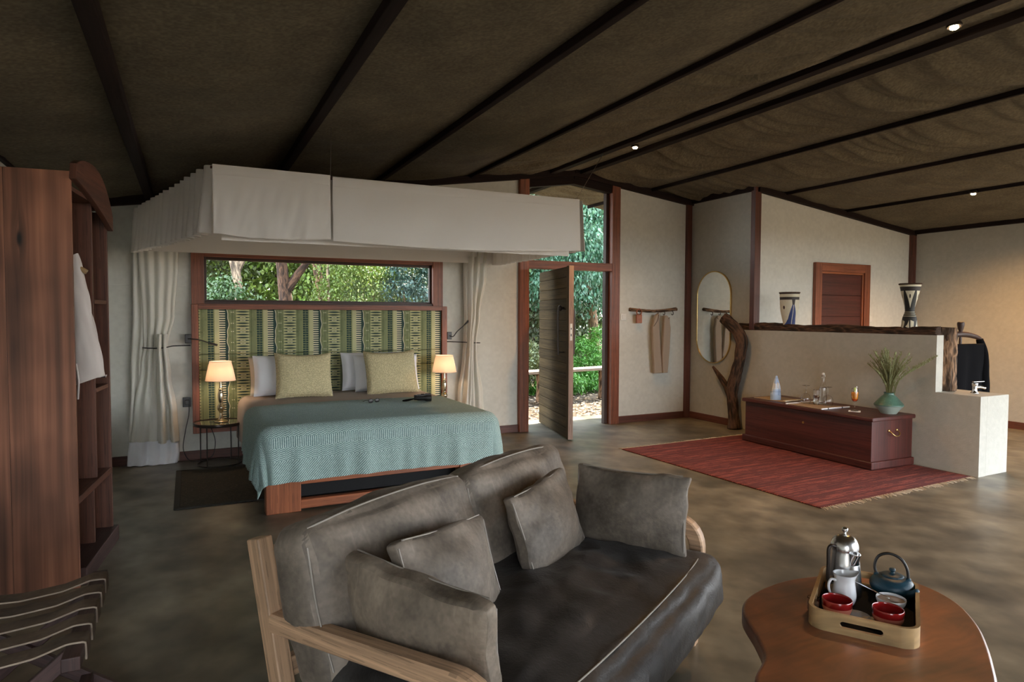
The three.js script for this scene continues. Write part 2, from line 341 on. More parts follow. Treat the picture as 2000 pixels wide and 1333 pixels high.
const throwTex = dataTex(2048, 1024, (u, v) => { // two-tone twill throw, 2.8 m by 1.75 m: diamonds, zigzag, stripes, zigzag, slant
  const x = u * 2.8, y = v * 1.75, p = 0.0165, tri = (q, T) => Math.abs((((q / T) % 1) + 1) % 1 - 0.5) * 2;
  let s;
  if (y < 1.22) s = (tri(x, 0.36) * 0.18 + tri(y, 0.36) * 0.18) / p;
  else if (y < 1.31) s = (y + tri(x, 0.034) * 0.012) / (p * 0.9);
  else if (y < 1.385) s = x / p;
  else if (y < 1.48) s = (y + tri(x, 0.034) * 0.012) / (p * 0.9);
  else s = (x + y) / (p * 1.2);
  const k = smooth(Math.abs(((s % 1) + 1) % 1 - 0.5), 0.2, 0.3), n = 0.12 * (NA(u * 500, v * 300, 500, 300) - 0.5);
  return [lerp(0.4, 0.72, k) + n, lerp(0.51, 0.81, k) + n, lerp(0.51, 0.79, k) + n];
});
const glazeTex = dataTex(256, 256, (u, v) => { const a = fbm(NA, u, v, 8, 8, 4), sp = NB(u * 90, v * 90, 90, 90) > 0.86 ? 0.22 : 0, low = smooth(v, 0.36, 0.42); const k = 0.8 + 0.4 * (a - 0.5) + sp; return [lerp(0.62, 0.36 * k, low), lerp(0.67, 0.53 * k, low), lerp(0.63, 0.47 * k, low)]; });

const rgb = (r, g, b) => new THREE.Color().setRGB(r, g, b);
function mat(name, color, roughness = 0.7, extra = {}) {
  const m = new THREE.MeshPhysicalMaterial({ color, roughness, ...extra });
  m.name = name;
  return m;
}
const woodMat = (name, color, roughness, extra = {}) => mat(name, color, roughness, { map: woodTex, bumpMap: woodTex, bumpScale: 0.0006, ...extra });
const M = {
  wall: mat('cream wall panel', rgb(0.76, 0.755, 0.68), 0.85, { map: plasterTex, bumpMap: weaveBump, bumpScale: 0.0004 }),
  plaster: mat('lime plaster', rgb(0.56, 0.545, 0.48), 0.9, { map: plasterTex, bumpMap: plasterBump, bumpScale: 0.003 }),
  floor: mat('polished concrete', rgb(0.4, 0.368, 0.305), 1, { map: concreteTex, roughnessMap: concreteRough, bumpMap: concreteBump, bumpScale: 0.0012 }),
  canvas: mat('olive tent canvas', rgb(0.2, 0.162, 0.1), 0.95, { map: canvasTexture, bumpMap: weaveBump, bumpScale: 0.0005 }),
  beam: woodMat('dark roof timber', rgb(0.026, 0.014, 0.012), 0.75, { specularIntensity: 0.35 }),
  trim: woodMat('red brown trim', rgb(0.17, 0.055, 0.034), 0.5),
  frame: woodMat('red hardwood frame', rgb(0.38, 0.115, 0.052), 0.45),
  sash: woodMat('dark sash', rgb(0.07, 0.03, 0.02), 0.5),
  bed: woodMat('bed hardwood', rgb(0.5, 0.155, 0.062), 0.42),
  doorWood: woodMat('brown door plank', rgb(0.105, 0.076, 0.038), 0.8, { specularIntensity: 0.3 }),
  doorEdge: woodMat('pale door edge', rgb(0.42, 0.27, 0.2), 0.6),
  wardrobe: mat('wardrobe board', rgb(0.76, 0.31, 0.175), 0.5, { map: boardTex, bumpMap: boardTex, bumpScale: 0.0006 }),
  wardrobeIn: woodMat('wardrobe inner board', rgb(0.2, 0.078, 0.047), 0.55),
  rack: woodMat('dark rack timber', rgb(0.1, 0.05, 0.045), 0.5),
  sofaWood: woodMat('sofa oak', rgb(0.8, 0.51, 0.31), 0.5),
  chest: woodMat('dark red chest', rgb(0.12, 0.027, 0.02), 0.42),
  table: mat('varnished table slab', rgb(0.42, 0.13, 0.042), 0.4, { map: burlTex, clearcoat: 0.5, clearcoatRoughness: 0.28 }),
  tray: mat('birch tray', rgb(0.66, 0.43, 0.2), 0.45, { map: burlTex }),
  trayBase: mat('black tray base', rgb(0.014, 0.0135, 0.013), 0.85, { map: leatherTex, specularIntensity: 0.25 }),
  leather: mat('grey brown leather', rgb(0.4, 0.33, 0.262), 0.62, { map: leatherTex, bumpMap: leatherBump, bumpScale: 0.0022, sheen: 0.3, sheenRoughness: 0.5, sheenColor: rgb(0.6, 0.55, 0.5) }),
  leatherPaleLit: mat('pale brown lit leather', rgb(0.54, 0.435, 0.33), 0.62, { map: leatherTex, bumpMap: leatherBump, bumpScale: 0.0022, sheen: 0.3, sheenRoughness: 0.5, sheenColor: rgb(0.6, 0.55, 0.5) }),  // paler hide, with the light on that cushion mixed into its colour
  leatherDark: mat('charcoal leather', rgb(0.075, 0.07, 0.068), 0.5, { map: leatherTex, bumpMap: leatherBump, bumpScale: 0.003, sheen: 0.25, sheenRoughness: 0.5, sheenColor: rgb(0.5, 0.5, 0.52) }),
  piping: mat('leather piping', rgb(0.3, 0.27, 0.235), 0.55),
  strap: mat('hide strap', rgb(0.26, 0.18, 0.12), 0.7, { map: leatherTex }),
  linen: mat('white net linen', rgb(0.82, 0.79, 0.74), 0.95, { bumpMap: weaveBump, bumpScale: 0.0006, transmission: 0.22 }),
  curtain: mat('cream curtain cloth', rgb(0.76, 0.74, 0.66), 0.95, { bumpMap: weaveBump, bumpScale: 0.0005, transmission: 0.15 }),
  white: mat('white cotton', rgb(0.86, 0.88, 0.92), 0.9, { bumpMap: weaveBump, bumpScale: 0.0003 }),
  cream: mat('cream cotton', rgb(0.6, 0.55, 0.44), 0.9, { bumpMap: weaveBump, bumpScale: 0.0003 }),
  sheet: mat('stone linen', rgb(0.45, 0.385, 0.34), 0.95, { bumpMap: weaveBump, bumpScale: 0.0006 }),
  robe: mat('oat linen robe', rgb(0.6, 0.54, 0.5), 0.95, { bumpMap: weaveBump, bumpScale: 0.0006 }),
  blackCloth: mat('black cloth', rgb(0.006, 0.006, 0.007), 0.95, { specularIntensity: 0.1 }),
  pouch: mat('beige canvas', rgb(0.36, 0.285, 0.22), 0.95, { bumpMap: weaveBump, bumpScale: 0.0006 }),
  print: mat('printed headboard cloth', 0xffffff, 0.9, { map: printTex, bumpMap: weaveBump, bumpScale: 0.0004 }),
  throw: mat('mint twill throw', 0xffffff, 0.92, { map: throwTex, bumpMap: throwTex, bumpScale: 0.0012 }),
  dash: mat('stitched cushion cover', 0xffffff, 0.9, { map: dashTex, bumpMap: dashTex, bumpScale: 0.0015 }),
  rug: mat('red rag weave', 0xffffff, 0.98, { map: rugTex, bumpMap: rugBump, bumpScale: 0.004 }),
  fringe: mat('rug fringe', rgb(0.6, 0.52, 0.4), 0.95),
  mat: mat('sea grass mat', rgb(0.13, 0.095, 0.048), 0.95, { map: matTex, bumpMap: matTex, bumpScale: 0.002 }),
  matEdge: mat('mat binding', rgb(0.03, 0.028, 0.022), 0.9),
  shade: mat('lamp shade linen', rgb(0.86, 0.76, 0.65), 0.95, { transmission: 0.5, bumpMap: weaveBump, bumpScale: 0.0003 }),
  silver: mat('aged silver', rgb(0.62, 0.56, 0.42), 0.24, { metalness: 1 }),
  steel: mat('brushed steel', rgb(0.62, 0.62, 0.62), 0.24, { metalness: 1, anisotropy: 0.4 }),
  chrome: mat('chrome', rgb(0.8, 0.82, 0.84), 0.08, { metalness: 1 }),
  brass: mat('brass', rgb(0.62, 0.44, 0.18), 0.28, { metalness: 1 }),
  black: mat('black metal', rgb(0.014, 0.013, 0.013), 0.4),
  bronze: mat('dark bronze', rgb(0.05, 0.04, 0.035), 0.3, { metalness: 0.6 }),
  mirror: mat('mirror glass', rgb(0.86, 0.88, 0.85), 0.015, { metalness: 1 }),
  pane: mat('window pane', 0xffffff, 0.0, { transmission: 1, ior: 1.1 }),
  smokePane: mat('tinted table glass', rgb(0.24, 0.23, 0.16), 0.05, { metalness: 0.25, clearcoat: 1, clearcoatRoughness: 0.03 }),
  glass: mat('drinking glass', 0xffffff, 0.0, { transmission: 1, ior: 1.5, thickness: 0.002 }),
  water: mat('water', rgb(0.93, 0.97, 0.97), 0.0, { transmission: 1, ior: 1.33, thickness: 0.05 }),
  juiceTop: mat('orange juice', rgb(0.85, 0.33, 0.03), 0.25),
  juiceLow: mat('red orange syrup', rgb(0.75, 0.1, 0.02), 0.25),
  lime: mat('lime slice', rgb(0.42, 0.5, 0.1), 0.5),
  plastic: mat('white switch plastic', rgb(0.66, 0.65, 0.6), 0.4),
  bark: mat('rough bark', rgb(0.3, 0.215, 0.15), 0.95, { map: barkTex, bumpMap: barkBump, bumpScale: 0.012 }),
  barkDark: mat('dark bark', rgb(0.13, 0.082, 0.056), 0.95, { map: barkTex, bumpMap: barkBump, bumpScale: 0.012 }),
  barkPale: mat('pale bark', rgb(0.36, 0.32, 0.26), 0.95, { map: barkTex, bumpMap: barkBump, bumpScale: 0.01 }),
  redGlaze: mat('red glaze', rgb(0.3, 0.012, 0.012), 0.18, { clearcoat: 0.7, clearcoatRoughness: 0.08 }),
  redClay: mat('unglazed red clay', rgb(0.62, 0.2, 0.13), 0.7),
  porcelain: mat('white porcelain', rgb(0.72, 0.74, 0.77), 0.2, { clearcoat: 0.6 }),
  teal: mat('blue green enamel', rgb(0.006, 0.042, 0.068), 0.42, { bumpMap: plasterBump, bumpScale: 0.001 }),
  sugar: mat('brown sugar', rgb(0.4, 0.32, 0.26), 0.95, { bumpMap: plasterBump, bumpScale: 0.004 }),
  glaze: mat('speckled green glaze', 0xffffff, 0.35, { map: glazeTex, clearcoat: 0.3 }),
  twig: mat('dried stem', rgb(0.16, 0.17, 0.07), 0.95),
  blueCloth: mat('pale blue napkin', rgb(0.42, 0.56, 0.76), 0.9),
  litter: mat('leaf litter', rgb(0.24, 0.21, 0.17), 0.98, { map: litterTex, bumpMap: litterTex, bumpScale: 0.03 }),
  plain: mat('dry grass plain', rgb(0.41, 0.365, 0.26), 1, { map: litterTex }),
  benchWood: woodMat('weathered bench', rgb(0.45, 0.36, 0.28), 0.8),
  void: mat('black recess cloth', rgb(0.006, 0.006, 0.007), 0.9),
  soot: mat('socket black', rgb(0.02, 0.02, 0.02), 0.4),
};
M.glow = mat('warm bulb', 0x000000, 0.5, { emissive: 0xffd9a0, emissiveIntensity: 0.5 });
M.spotGlow = mat('spot bulb', 0x000000, 0.5, { emissive: 0xffdfae, emissiveIntensity: 6 });
// ---------- the room shell ----------
const WB = -7.4, XL = -1.12, XS = 6.61, ZS = -6.18, XR = 9.9, ZF = 2.2;
const roofY = (x) => (x < 4.58 ? 3.43 - 0.152 * (4.58 - x) : 3.43 - 0.117 * (x - 4.58));
function extrudeXY(pts, holes, z0, z1, m) { // polygon in x, y extruded from z0 to z1
  const s = new THREE.Shape(pts.map(([x, y]) => new THREE.Vector2(x, y)));
  for (const h of holes) s.holes.push(new THREE.Path(h.map(([x, y]) => new THREE.Vector2(x, y))));
  return new THREE.ExtrudeGeometry(s, { depth: z1 - z0, bevelEnabled: false }).translate(0, 0, z0);
}
struct('floor', bx(XL - 0.12, XR + 0.12, -0.14, 0, -8.14, ZF + 0.3, 0.005), M.floor);
struct('wall_back', merge([
  extrudeXY([[XL - 0.12, 0], [3.8, 0], [3.8, roofY(3.8)], [XL - 0.12, roofY(XL - 0.12)]], [[[0.12, 1.62], [2.65, 1.62], [2.65, 2.1], [0.12, 2.1]]], WB - 0.12, WB),
  extrudeXY([[5.29, 0], [XS + 0.12, 0], [XS + 0.12, roofY(XS + 0.12)], [5.29, roofY(5.29)]], [], WB - 0.12, WB),
].map((g) => boxUV(g, 'y'))), M.wall);
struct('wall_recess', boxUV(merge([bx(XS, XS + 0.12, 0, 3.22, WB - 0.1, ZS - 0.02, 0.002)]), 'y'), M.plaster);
struct('wall_step', boxUV(extrudeXY([[XS + 0.05, 0], [XR + 0.12, 0], [XR + 0.12, roofY(XR + 0.12) + 0.02], [XS + 0.05, roofY(XS) + 0.02]], [], ZS - 0.12, ZS), 'y'), M.wall);
struct('wall_right', [bx(XR, XR + 0.12, 0, 2.84, ZS - 0.12, -2.6, 0.002), bx(XR, XR + 0.12, 2.45, 2.84, -2.6, ZF + 0.1, 0.002)], M.plaster);  // out-of-view front stretch left open to let side light in
struct('wall_left', bx(XL - 0.12, XL, 0, 2.58, WB - 0.12, ZF + 0.1, 0.002), M.wall);
// unseen front: gable cloth, posts, panel; openings laid out to shape the daylight
struct('wall_front', boxUV(merge([
  extrudeXY([[XL, 2.45], [XR, 2.45], [XR, roofY(XR)], [4.58, 3.43], [XL, roofY(XL)]], [], ZF, ZF + 0.06),
  bx(0.4, 3.5, 0, 2.46, ZF, ZF + 0.06, 0.004),
  ...[XL + 0.06, 0.36, 3.55, 6.7, XR - 0.06].map((x) => bx(x - 0.05, x + 0.05, 0, 2.5, ZF, ZF + 0.1)),
]), 'y'), M.wall);
// low partition between the bedroom and the bathroom, with its lower front block
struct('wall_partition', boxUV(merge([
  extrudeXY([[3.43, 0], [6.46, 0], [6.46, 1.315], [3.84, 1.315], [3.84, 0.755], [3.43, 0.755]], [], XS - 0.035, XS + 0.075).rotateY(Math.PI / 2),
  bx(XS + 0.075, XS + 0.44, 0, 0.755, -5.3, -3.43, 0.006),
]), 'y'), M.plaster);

{ // canvas ceiling: one panel per bay between the roof timbers
  const c = structGroup('ceiling'), z0 = -8.98, z1 = 3.0;
  const xs = [XL - 0.3, -0.32, 0.8, 1.93, 3.1, 4.24, 4.7, 5.85, 7.1, 8.3, XR + 0.3];
  const foldAmp = [0.014, 0.018, 0.018, 0.022, 0.09, 0.03, 0.17, 0.12, 0.04, 0.015];
  for (let b = 0; b < xs.length - 1; b++) {
    const xa = xs[b], xb = xs[b + 1], A = foldAmp[b], ns = A > 0.025 ? 44 : 16, nt = A > 0.025 ? 440 : 150;
    const g = sheet((s, t) => {
      const x = lerp(xa, xb, s), z = lerp(z0, z1, t), bow = Math.sin(Math.PI * s), env = Math.pow(bow, 1.25);
      const swag = b >= 6 ? 0.45 * s - 0.75 * s * s : b === 4 ? -0.1 * s - 0.5 * s * s : 0.2 * bow;
      const ph = (z + swag) * 4.6, gate = 0.55 + 0.9 * Math.max(0, n3(z * 0.55, b * 3.1, 2));
      const fold = (1 - Math.abs(2 * (n3(ph, b * 7.7, s * 0.4) * 0.9 + 0.5) - 1)) - 0.6 + 0.4 * n3(ph * 2.1, b, s * 0.4);
      return V(x, roofY(x) - 0.03 * bow * (1 + 0.4 * n3(z * 0.4, b, 1)) + A * env * gate * fold, z);
    }, ns, nt, { thick: 0.012 });
    part(c, 'canvas_panel', boxUV(g, 'z'), M.canvas);
  }
  const beam = (x, w, h, lift = 0) => part(c, 'roof_beam', bar(V(x, roofY(x) - h / 2 + lift, z0), V(x, roofY(x) - h / 2 + lift, z1), w, h, 0.006), M.beam);
  beam(-0.32, 0.075, 0.07); beam(0.8, 0.065, 0.065); beam(1.93, 0.05, 0.055); beam(3.1, 0.038, 0.045);
  beam(4.24, 0.085, 0.056); beam(4.7, 0.09, 0.056);
  beam(5.85, 0.034, 0.045); beam(7.1, 0.03, 0.04); beam(8.3, 0.03, 0.04);
}
struct('added_roof_slab', boxUV(merge([  // unseen slab added over the canvas to block light
  extrudeXY([[XL - 0.5, roofY(XL - 0.5) + 0.06], [4.49, roofY(4.49) + 0.06], [4.49, roofY(4.49) + 0.12], [XL - 0.5, roofY(XL - 0.5) + 0.12]], [], -9, 3),
  extrudeXY([[4.49, 3.49], [XR + 0.5, roofY(XR + 0.5) + 0.06], [XR + 0.5, roofY(XR + 0.5) + 0.12], [4.49, 3.55]], [], -9, 3),
]), 'z'), M.canvas);

// timbers along the wall tops, posts and skirting
const trim = (g, m = M.trim) => struct('trim', g, m);
const slope = (xa, xb, z, h = 0.085, d = 0.07) => bar(V(xa, roofY(xa) - 0.055, z), V(xb, roofY(xb) - 0.055, z), d, h, 0.005);
trim(slope(XL, 4.58, WB + 0.035), M.beam); trim(slope(4.58, XS, WB + 0.035), M.beam);
trim(slope(XS, XR, ZS + 0.035, 0.07, 0.06), M.beam);
trim(bx(XS - 0.05, XS, 3.12, 3.2, WB, ZS), M.beam);
trim(bx(XR - 0.06, XR, 2.74, 2.82, ZS, ZF), M.beam);
trim(bx(XL, XL + 0.035, 2.525, 2.58, WB, ZF), M.beam);
trim(bx(XS - 0.1, XS - 0.02, 0, 3.15, WB, WB + 0.055), M.trim);
trim(bx(XS - 0.045, XS + 0.06, 1.32, 3.17, ZS - 0.04, ZS + 0.035), M.trim);
trim(bx(XR - 0.09, XR, 0, 2.79, ZS, ZS + 0.06), M.trim);
for (const [a, b] of [[XL, 0.03], [2.78, 3.77], [5.32, XS - 0.1]]) struct('trim', bx(a, b, 1.776, 1.786, WB - 0.002, WB + 0.0025, 0.001), M.wall);
struct('baseboard_back', [bx(XL, 3.78, 0, 0.095, WB, WB + 0.022), bx(5.31, XS - 0.1, 0, 0.095, WB, WB + 0.022)], M.trim);
struct('baseboard_recess', bx(XS - 0.022, XS, 0, 0.095, WB + 0.05, ZS - 0.04), M.trim);
struct('baseboard_step', bx(XS + 0.08, XR - 0.09, 0, 0.095, ZS, ZS + 0.022), M.trim);
struct('baseboard_right', bx(XR - 0.022, XR, 0, 0.095, ZS + 0.06, -2.6), M.trim);
struct('baseboard_left', bx(XL, XL + 0.022, 0, 0.095, WB + 0.03, ZF), M.trim);

{ // long window above the headboard
  const w = structGroup('window_1');
  part(w, 'window_frame', [bx(0.035, 0.155, 1.6, 2.22, WB - 0.06, WB + 0.05), bx(2.615, 2.74, 1.6, 2.22, WB - 0.06, WB + 0.05), bx(0.155, 2.615, 2.09, 2.2, WB - 0.06, WB + 0.045)], M.frame);
  part(w, 'window_sill', bx(0.15, 2.62, 1.585, 1.632, WB - 0.1, WB + 0.03), M.sash);
  part(w, 'sash', [bx(0.155, 0.178, 1.632, 2.09, WB - 0.06, WB - 0.01), bx(2.59, 2.615, 1.632, 2.09, WB - 0.06, WB - 0.01), bx(0.178, 2.59, 2.06, 2.09, WB - 0.06, WB - 0.01), bx(0.178, 2.59, 1.632, 1.65, WB - 0.06, WB - 0.01)], M.sash);
  part(w, 'pane', new THREE.PlaneGeometry(2.42, 0.42).translate(1.384, 1.855, WB - 0.035), M.pane);
}
{ // doorway with a fixed light above it
  const d = structGroup('window_2');
  const z0 = WB - 0.08, z1 = WB + 0.06;
  part(d, 'frame_post', bx(3.775, 3.905, 0, roofY(3.84) - 0.05, z0, z1), M.frame);
  part(d, 'frame_post', bx(5.185, 5.315, 0, roofY(5.25) - 0.04, z0, z1), M.frame);
  part(d, 'frame_rail', bx(3.905, 5.185, 2.1, 2.205, z0, z1 - 0.004), M.frame);
  part(d, 'frame_rail', [bar(V(3.905, roofY(3.905) - 0.14, z0 + 0.07), V(4.58, 3.43 - 0.14, z0 + 0.07), 0.1, 0.12), bar(V(4.58, 3.43 - 0.14, z0 + 0.07), V(5.185, roofY(5.185) - 0.14, z0 + 0.07), 0.1, 0.12)], M.beam);
  part(d, 'sash', [bx(5.135, 5.185, 0.0, 2.1, z0 - 0.02, z0 + 0.05), bx(5.14, 5.185, 2.205, 3.2, z0 - 0.02, z0 + 0.05)], M.sash);
  part(d, 'pane', boxUV(new THREE.ShapeGeometry(new THREE.Shape([[3.9, 2.2], [5.185, 2.2], [5.185, 3.24], [4.58, 3.33], [3.9, 3.22]].map(([x, y]) => new THREE.Vector2(x, y)))).translate(0, 0, WB - 0.04), 'y'), M.pane);
}
{ // the pivot door, standing open
  const d = structGroup('door_1', [4.2275, 0, -7.24], -1.8047);
  part(d, 'core', bx(-0.64, 0.64, 0.012, 2.085, -0.014, 0.014), M.doorWood);
  const n = 16, h = 2.075 / n;
  for (let i = 0; i < n; i++) part(d, 'plank', bx(-0.655, 0.565, 0.012 + i * h + 0.002, 0.012 + (i + 1) * h - 0.003, -0.026, 0.026 + (i % 3) * 0.0012, 0.005, 'x'), M.doorWood);
  part(d, 'stile', bx(0.566, 0.656, 0.012, 2.09, -0.03, 0.03, 0.004), M.doorWood);
  part(d, 'edge_strip', bx(0.656, 0.668, 0.012, 2.09, -0.03, 0.03, 0.003), M.doorEdge);
  for (const s of [1, -1]) {
    const hd = part(d, 'door_handle', [wire([[0.47, 1.575, s * 0.1], [0.47, 1.5, s * 0.105], [0.47, 1.25, s * 0.105], [0.47, 1.02, s * 0.1]], 0.0125, 20, 10), new THREE.SphereGeometry(0.036, 18, 14).scale(1, 1, 0.8).translate(0.455, 1.585, s * 0.075), bar(V(0.455, 1.585, s * 0.02), V(0.455, 1.585, s * 0.08), 0.03, 0.03), bar(V(0.47, 1.05, s * 0.02), V(0.47, 1.05, s * 0.1), 0.016, 0.016)], M.bronze);
    hd.name = numbered('door_handle');
  }
  part(d, 'lock_plate', bx(0.667, 0.67, 1.2, 1.4, -0.014, 0.014, 0.001), M.plastic);
  part(d, 'keyhole', [bx(0.669, 0.6712, 1.33, 1.35, -0.006, 0.006, 0.001), bx(0.669, 0.6712, 1.25, 1.28, -0.006, 0.006, 0.001)], M.black);
}
{ // small bathroom door in the stepped wall
  const d = structGroup('door_2');
  part(d, 'door_frame', [bx(7.71, 7.83, 0, 2.24, ZS, ZS + 0.05), bx(8.74, 8.86, 0, 2.24, ZS, ZS + 0.05), bx(7.83, 8.74, 2.12, 2.24, ZS, ZS + 0.05)], M.frame);
  part(d, 'door_bead', [bx(7.83, 7.86, 0, 2.12, ZS, ZS + 0.03), bx(8.71, 8.74, 0, 2.12, ZS, ZS + 0.03), bx(7.86, 8.71, 2.09, 2.12, ZS, ZS + 0.03)], M.bed);
  part(d, 'door_core', bx(7.84, 8.73, 0, 2.11, ZS - 0.01, ZS + 0.006), M.beam);
  for (let i = 0; i < 7; i++) part(d, 'door_board', bx(7.862, 8.708, 0.02 + i * 0.296, 0.02 + (i + 1) * 0.296 - 0.004, ZS, ZS + 0.014, 0.003, 'x'), M.chest);
}
// ---------- the bed and what belongs to it ----------
const bedX = 1.4;
{
  const t = thing('bed', 'wide red hardwood bed with a tall printed green headboard under the window', 'bed', [bedX, 0, -7.3]);
  const X = (x) => x - bedX, Z = (z) => z + 7.3;
  const hb = part(t, 'headboard', [bx(X(0.03), X(0.095), 0.28, 1.6, Z(-7.4), Z(-7.315)), bx(X(2.715), X(2.78), 0.28, 1.6, Z(-7.4), Z(-7.315)), bx(X(0.095), X(2.715), 1.55, 1.605, Z(-7.4), Z(-7.315)), bx(X(0.095), X(2.715), 0.28, 0.37, Z(-7.4), Z(-7.33))], M.frame);
  for (const [y0, y1] of [[1.088, 1.552], [0.925, 1.086], [0.37, 0.923]]) {
    const g = new RoundedBoxGeometry(2.624, y1 - y0, 0.05, 3, 0.014).translate(X(1.405), (y0 + y1) / 2, Z(-7.368));
    const p = g.attributes.position;
    for (let i = 0; i < p.count; i++) if (p.getZ(i) > Z(-7.36)) p.setZ(i, p.getZ(i) + 0.004 * n3(p.getX(i) * 5, p.getY(i) * 5, 1));
    boxUV(g, 'y', 1.31 + 0.41, 0.02);
    part(hb, 'padded_panel', g, M.print, y0 > 1.08 ? 'green and cream printed cloth pad' : undefined);
  }
  for (const [x0, x1] of [[0.5, 0.752], [2.05, 2.3]]) part(t, 'foot_post', bx(X(x0), X(x1), 0, 0.32, Z(-5.2), Z(-5.09), 0.006, 'y'), M.bed);
  part(t, 'foot_rail', bx(X(0.752), X(2.05), 0.205, 0.32, Z(-5.18), Z(-5.1), 0.006), M.bed);
  part(t, 'foot_rail', bx(X(0.752), X(2.05), 0.015, 0.085, Z(-5.17), Z(-5.105), 0.006), M.bed);
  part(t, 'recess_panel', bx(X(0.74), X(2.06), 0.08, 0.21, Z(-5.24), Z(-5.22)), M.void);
  for (const x of [0.5, 2.25]) part(t, 'side_rail', bx(X(x), X(x + 0.05), 0.16, 0.32, Z(-7.3), Z(-5.2), 0.006), M.bed);
  for (const x of [0.5, 2.25]) part(t, 'head_leg', bx(X(x), X(x + 0.06), 0, 0.3, Z(-7.28), Z(-7.2), 0.006, 'y'), M.bed);
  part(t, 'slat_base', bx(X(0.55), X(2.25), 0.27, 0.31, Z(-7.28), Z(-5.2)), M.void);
}
solo('mattress', 'thick mattress under the stone coloured sheet of the bed', 'mattress', stuffed(1.86, 0.3, 2.08, { r: 0.05, puff: [0.005, 0.012, 0.005], crease: 0 }), M.cream, [1.43, 0.465, -6.24]);
// A cloth lying over a box top: flat on it, rounding the edge, hanging outside it; corners hang longest.
function drape({ hw, zHead, zFoot, top, side, foot, back = 0, r = 0.07, flare = 0.14, ripple = 0.012, seed = 0, ns = 110, nt = 90, uv = [1, 1], thick = 0.008, crown = 0.02 }) {
  const aMax = hw + side, len = (zFoot - zHead) + foot, L = zFoot - zHead;
  return sheet((s, t) => {
    const a = lerp(-aMax, aMax, s), b = t * len, hi = hw - r, zi = L - r;
    const da = Math.max(0, Math.abs(a) - hi), db = Math.max(0, b - zi), d = (da ** 3 + db ** 3) ** (1 / 3), sx = Math.sign(a);
    let x = clamp(a, -hi, hi), z = Math.min(b, zi), y = top + crown * (1 - (x / hw) ** 2) * (0.6 + 0.4 * Math.sin(Math.PI * Math.min(1, b / L)));
    y += 0.004 * n3(x * 4, z * 4, seed) + 0.002 * n3(x * 11, z * 11, seed);
    if (d > 0) {
      const q = Math.min(d / r, Math.PI / 2), out = r * Math.sin(q), fall = r * (1 - Math.cos(q)) + Math.max(0, d - (r * Math.PI) / 2), hang = Math.max(0, d - r);
      const dh = Math.hypot(da, db), ux = da / dh, uz = db / dh, along = db > da ? a : b;
      const w = ripple * Math.min(1, hang / 0.25) * (n3(along * 5, seed + 3, 0) * 1.6 + n3(along * 12, seed, 4) * 0.6);
      const o = out + flare * hang + w;
      x += sx * ux * o; z += uz * o; y -= fall;
    }
    return V(x, y, zHead + z);
  }, ns, nt, { thick, uvScale: uv });
}
solo('bed_sheet', 'stone grey linen sheet hanging loose at the bed sides', 'sheet', drape({ hw: 0.97, zHead: -7.26, zFoot: -5.15, top: 0.64, side: 0.36, foot: 0.16, r: 0.09, flare: 0.05, ripple: 0.02, seed: 2 }), M.sheet, [1.43, 0, 0]);
solo('bed_throw', 'mint green twill throw spread across the foot of the bed', 'throw', drape({ hw: 0.985, zHead: -6.32, zFoot: -5.05, top: 0.652, side: 0.34, foot: 0.365, r: 0.1, flare: 0.1, ripple: 0.022, seed: 8, ns: 150, nt: 110, uv: [1, 0.94], crown: 0.022, thick: 0.006 }), M.throw, [1.43, 0, 0]);
// pillows: cotton ones behind, a stitched cushion in front on each side
const pw = pillow(0.78, 0.42, 0.17, { ears: 0.04, crease: 0.01, seed: 3 });
const setPillow = (o, x, y, z, lean, spin = 0, roll = 0) => { o.position.set(x, y, z); o.rotation.set(-lean, spin, roll, 'YXZ'); return o; };
setPillow(solo('pillow', 'cream cotton pillow rearmost on the side of the glowing left lamp', 'pillow', pillow(0.7, 0.4, 0.15, { ears: 0.04, crease: 0.012, seed: 9 }), M.cream), 0.9, 0.86, -7.16, 0.22, 0.1);
setPillow(solo('pillow', 'white cotton pillow between the cream pillow and the left stitched cushion', 'pillow', pw, M.white), 0.968, 0.875, -7.01, 0.25);
setPillow(solo('pillow', 'white cotton pillow leaning on the headboard, rear one of the right pair', 'pillow', pw, M.white), 1.88, 0.875, -7.17, 0.2);
setPillow(solo('pillow', 'white cotton pillow directly behind the right stitched cushion', 'pillow', pillow(0.72, 0.4, 0.17, { ears: 0.04, crease: 0.012, seed: 14 }), M.white), 1.955, 0.862, -7.01, 0.25);
{
  const make = (label, w, h, seed, x, y, z, roll, rot) => {
    const g = pillow(w, h, 0.17, { ears: 0.05, crease: 0.008, seed, sag: 0.02 });
    if (rot) { const uv = g.attributes.uv; for (let i = 0; i < uv.count; i++) uv.setXY(i, uv.getY(i), uv.getX(i)); }
    return setPillow(solo('cushion', label, 'cushion', g, M.dash, [0, 0, 0], 0, 'stitched cushions on the bed'), x, y, z, 0.3, 0, roll);
  };
  make('sand coloured stitched cushion on the bed side nearer the nightstand lamp, stitches in level rows', 0.56, 0.47, 21, 1.045, 0.885, -6.82, -0.015, false);
  make('sand coloured stitched cushion on the bed side nearer the door, stitches in upright rows', 0.57, 0.48, 26, 1.95, 0.885, -6.82, 0.02, true);
}
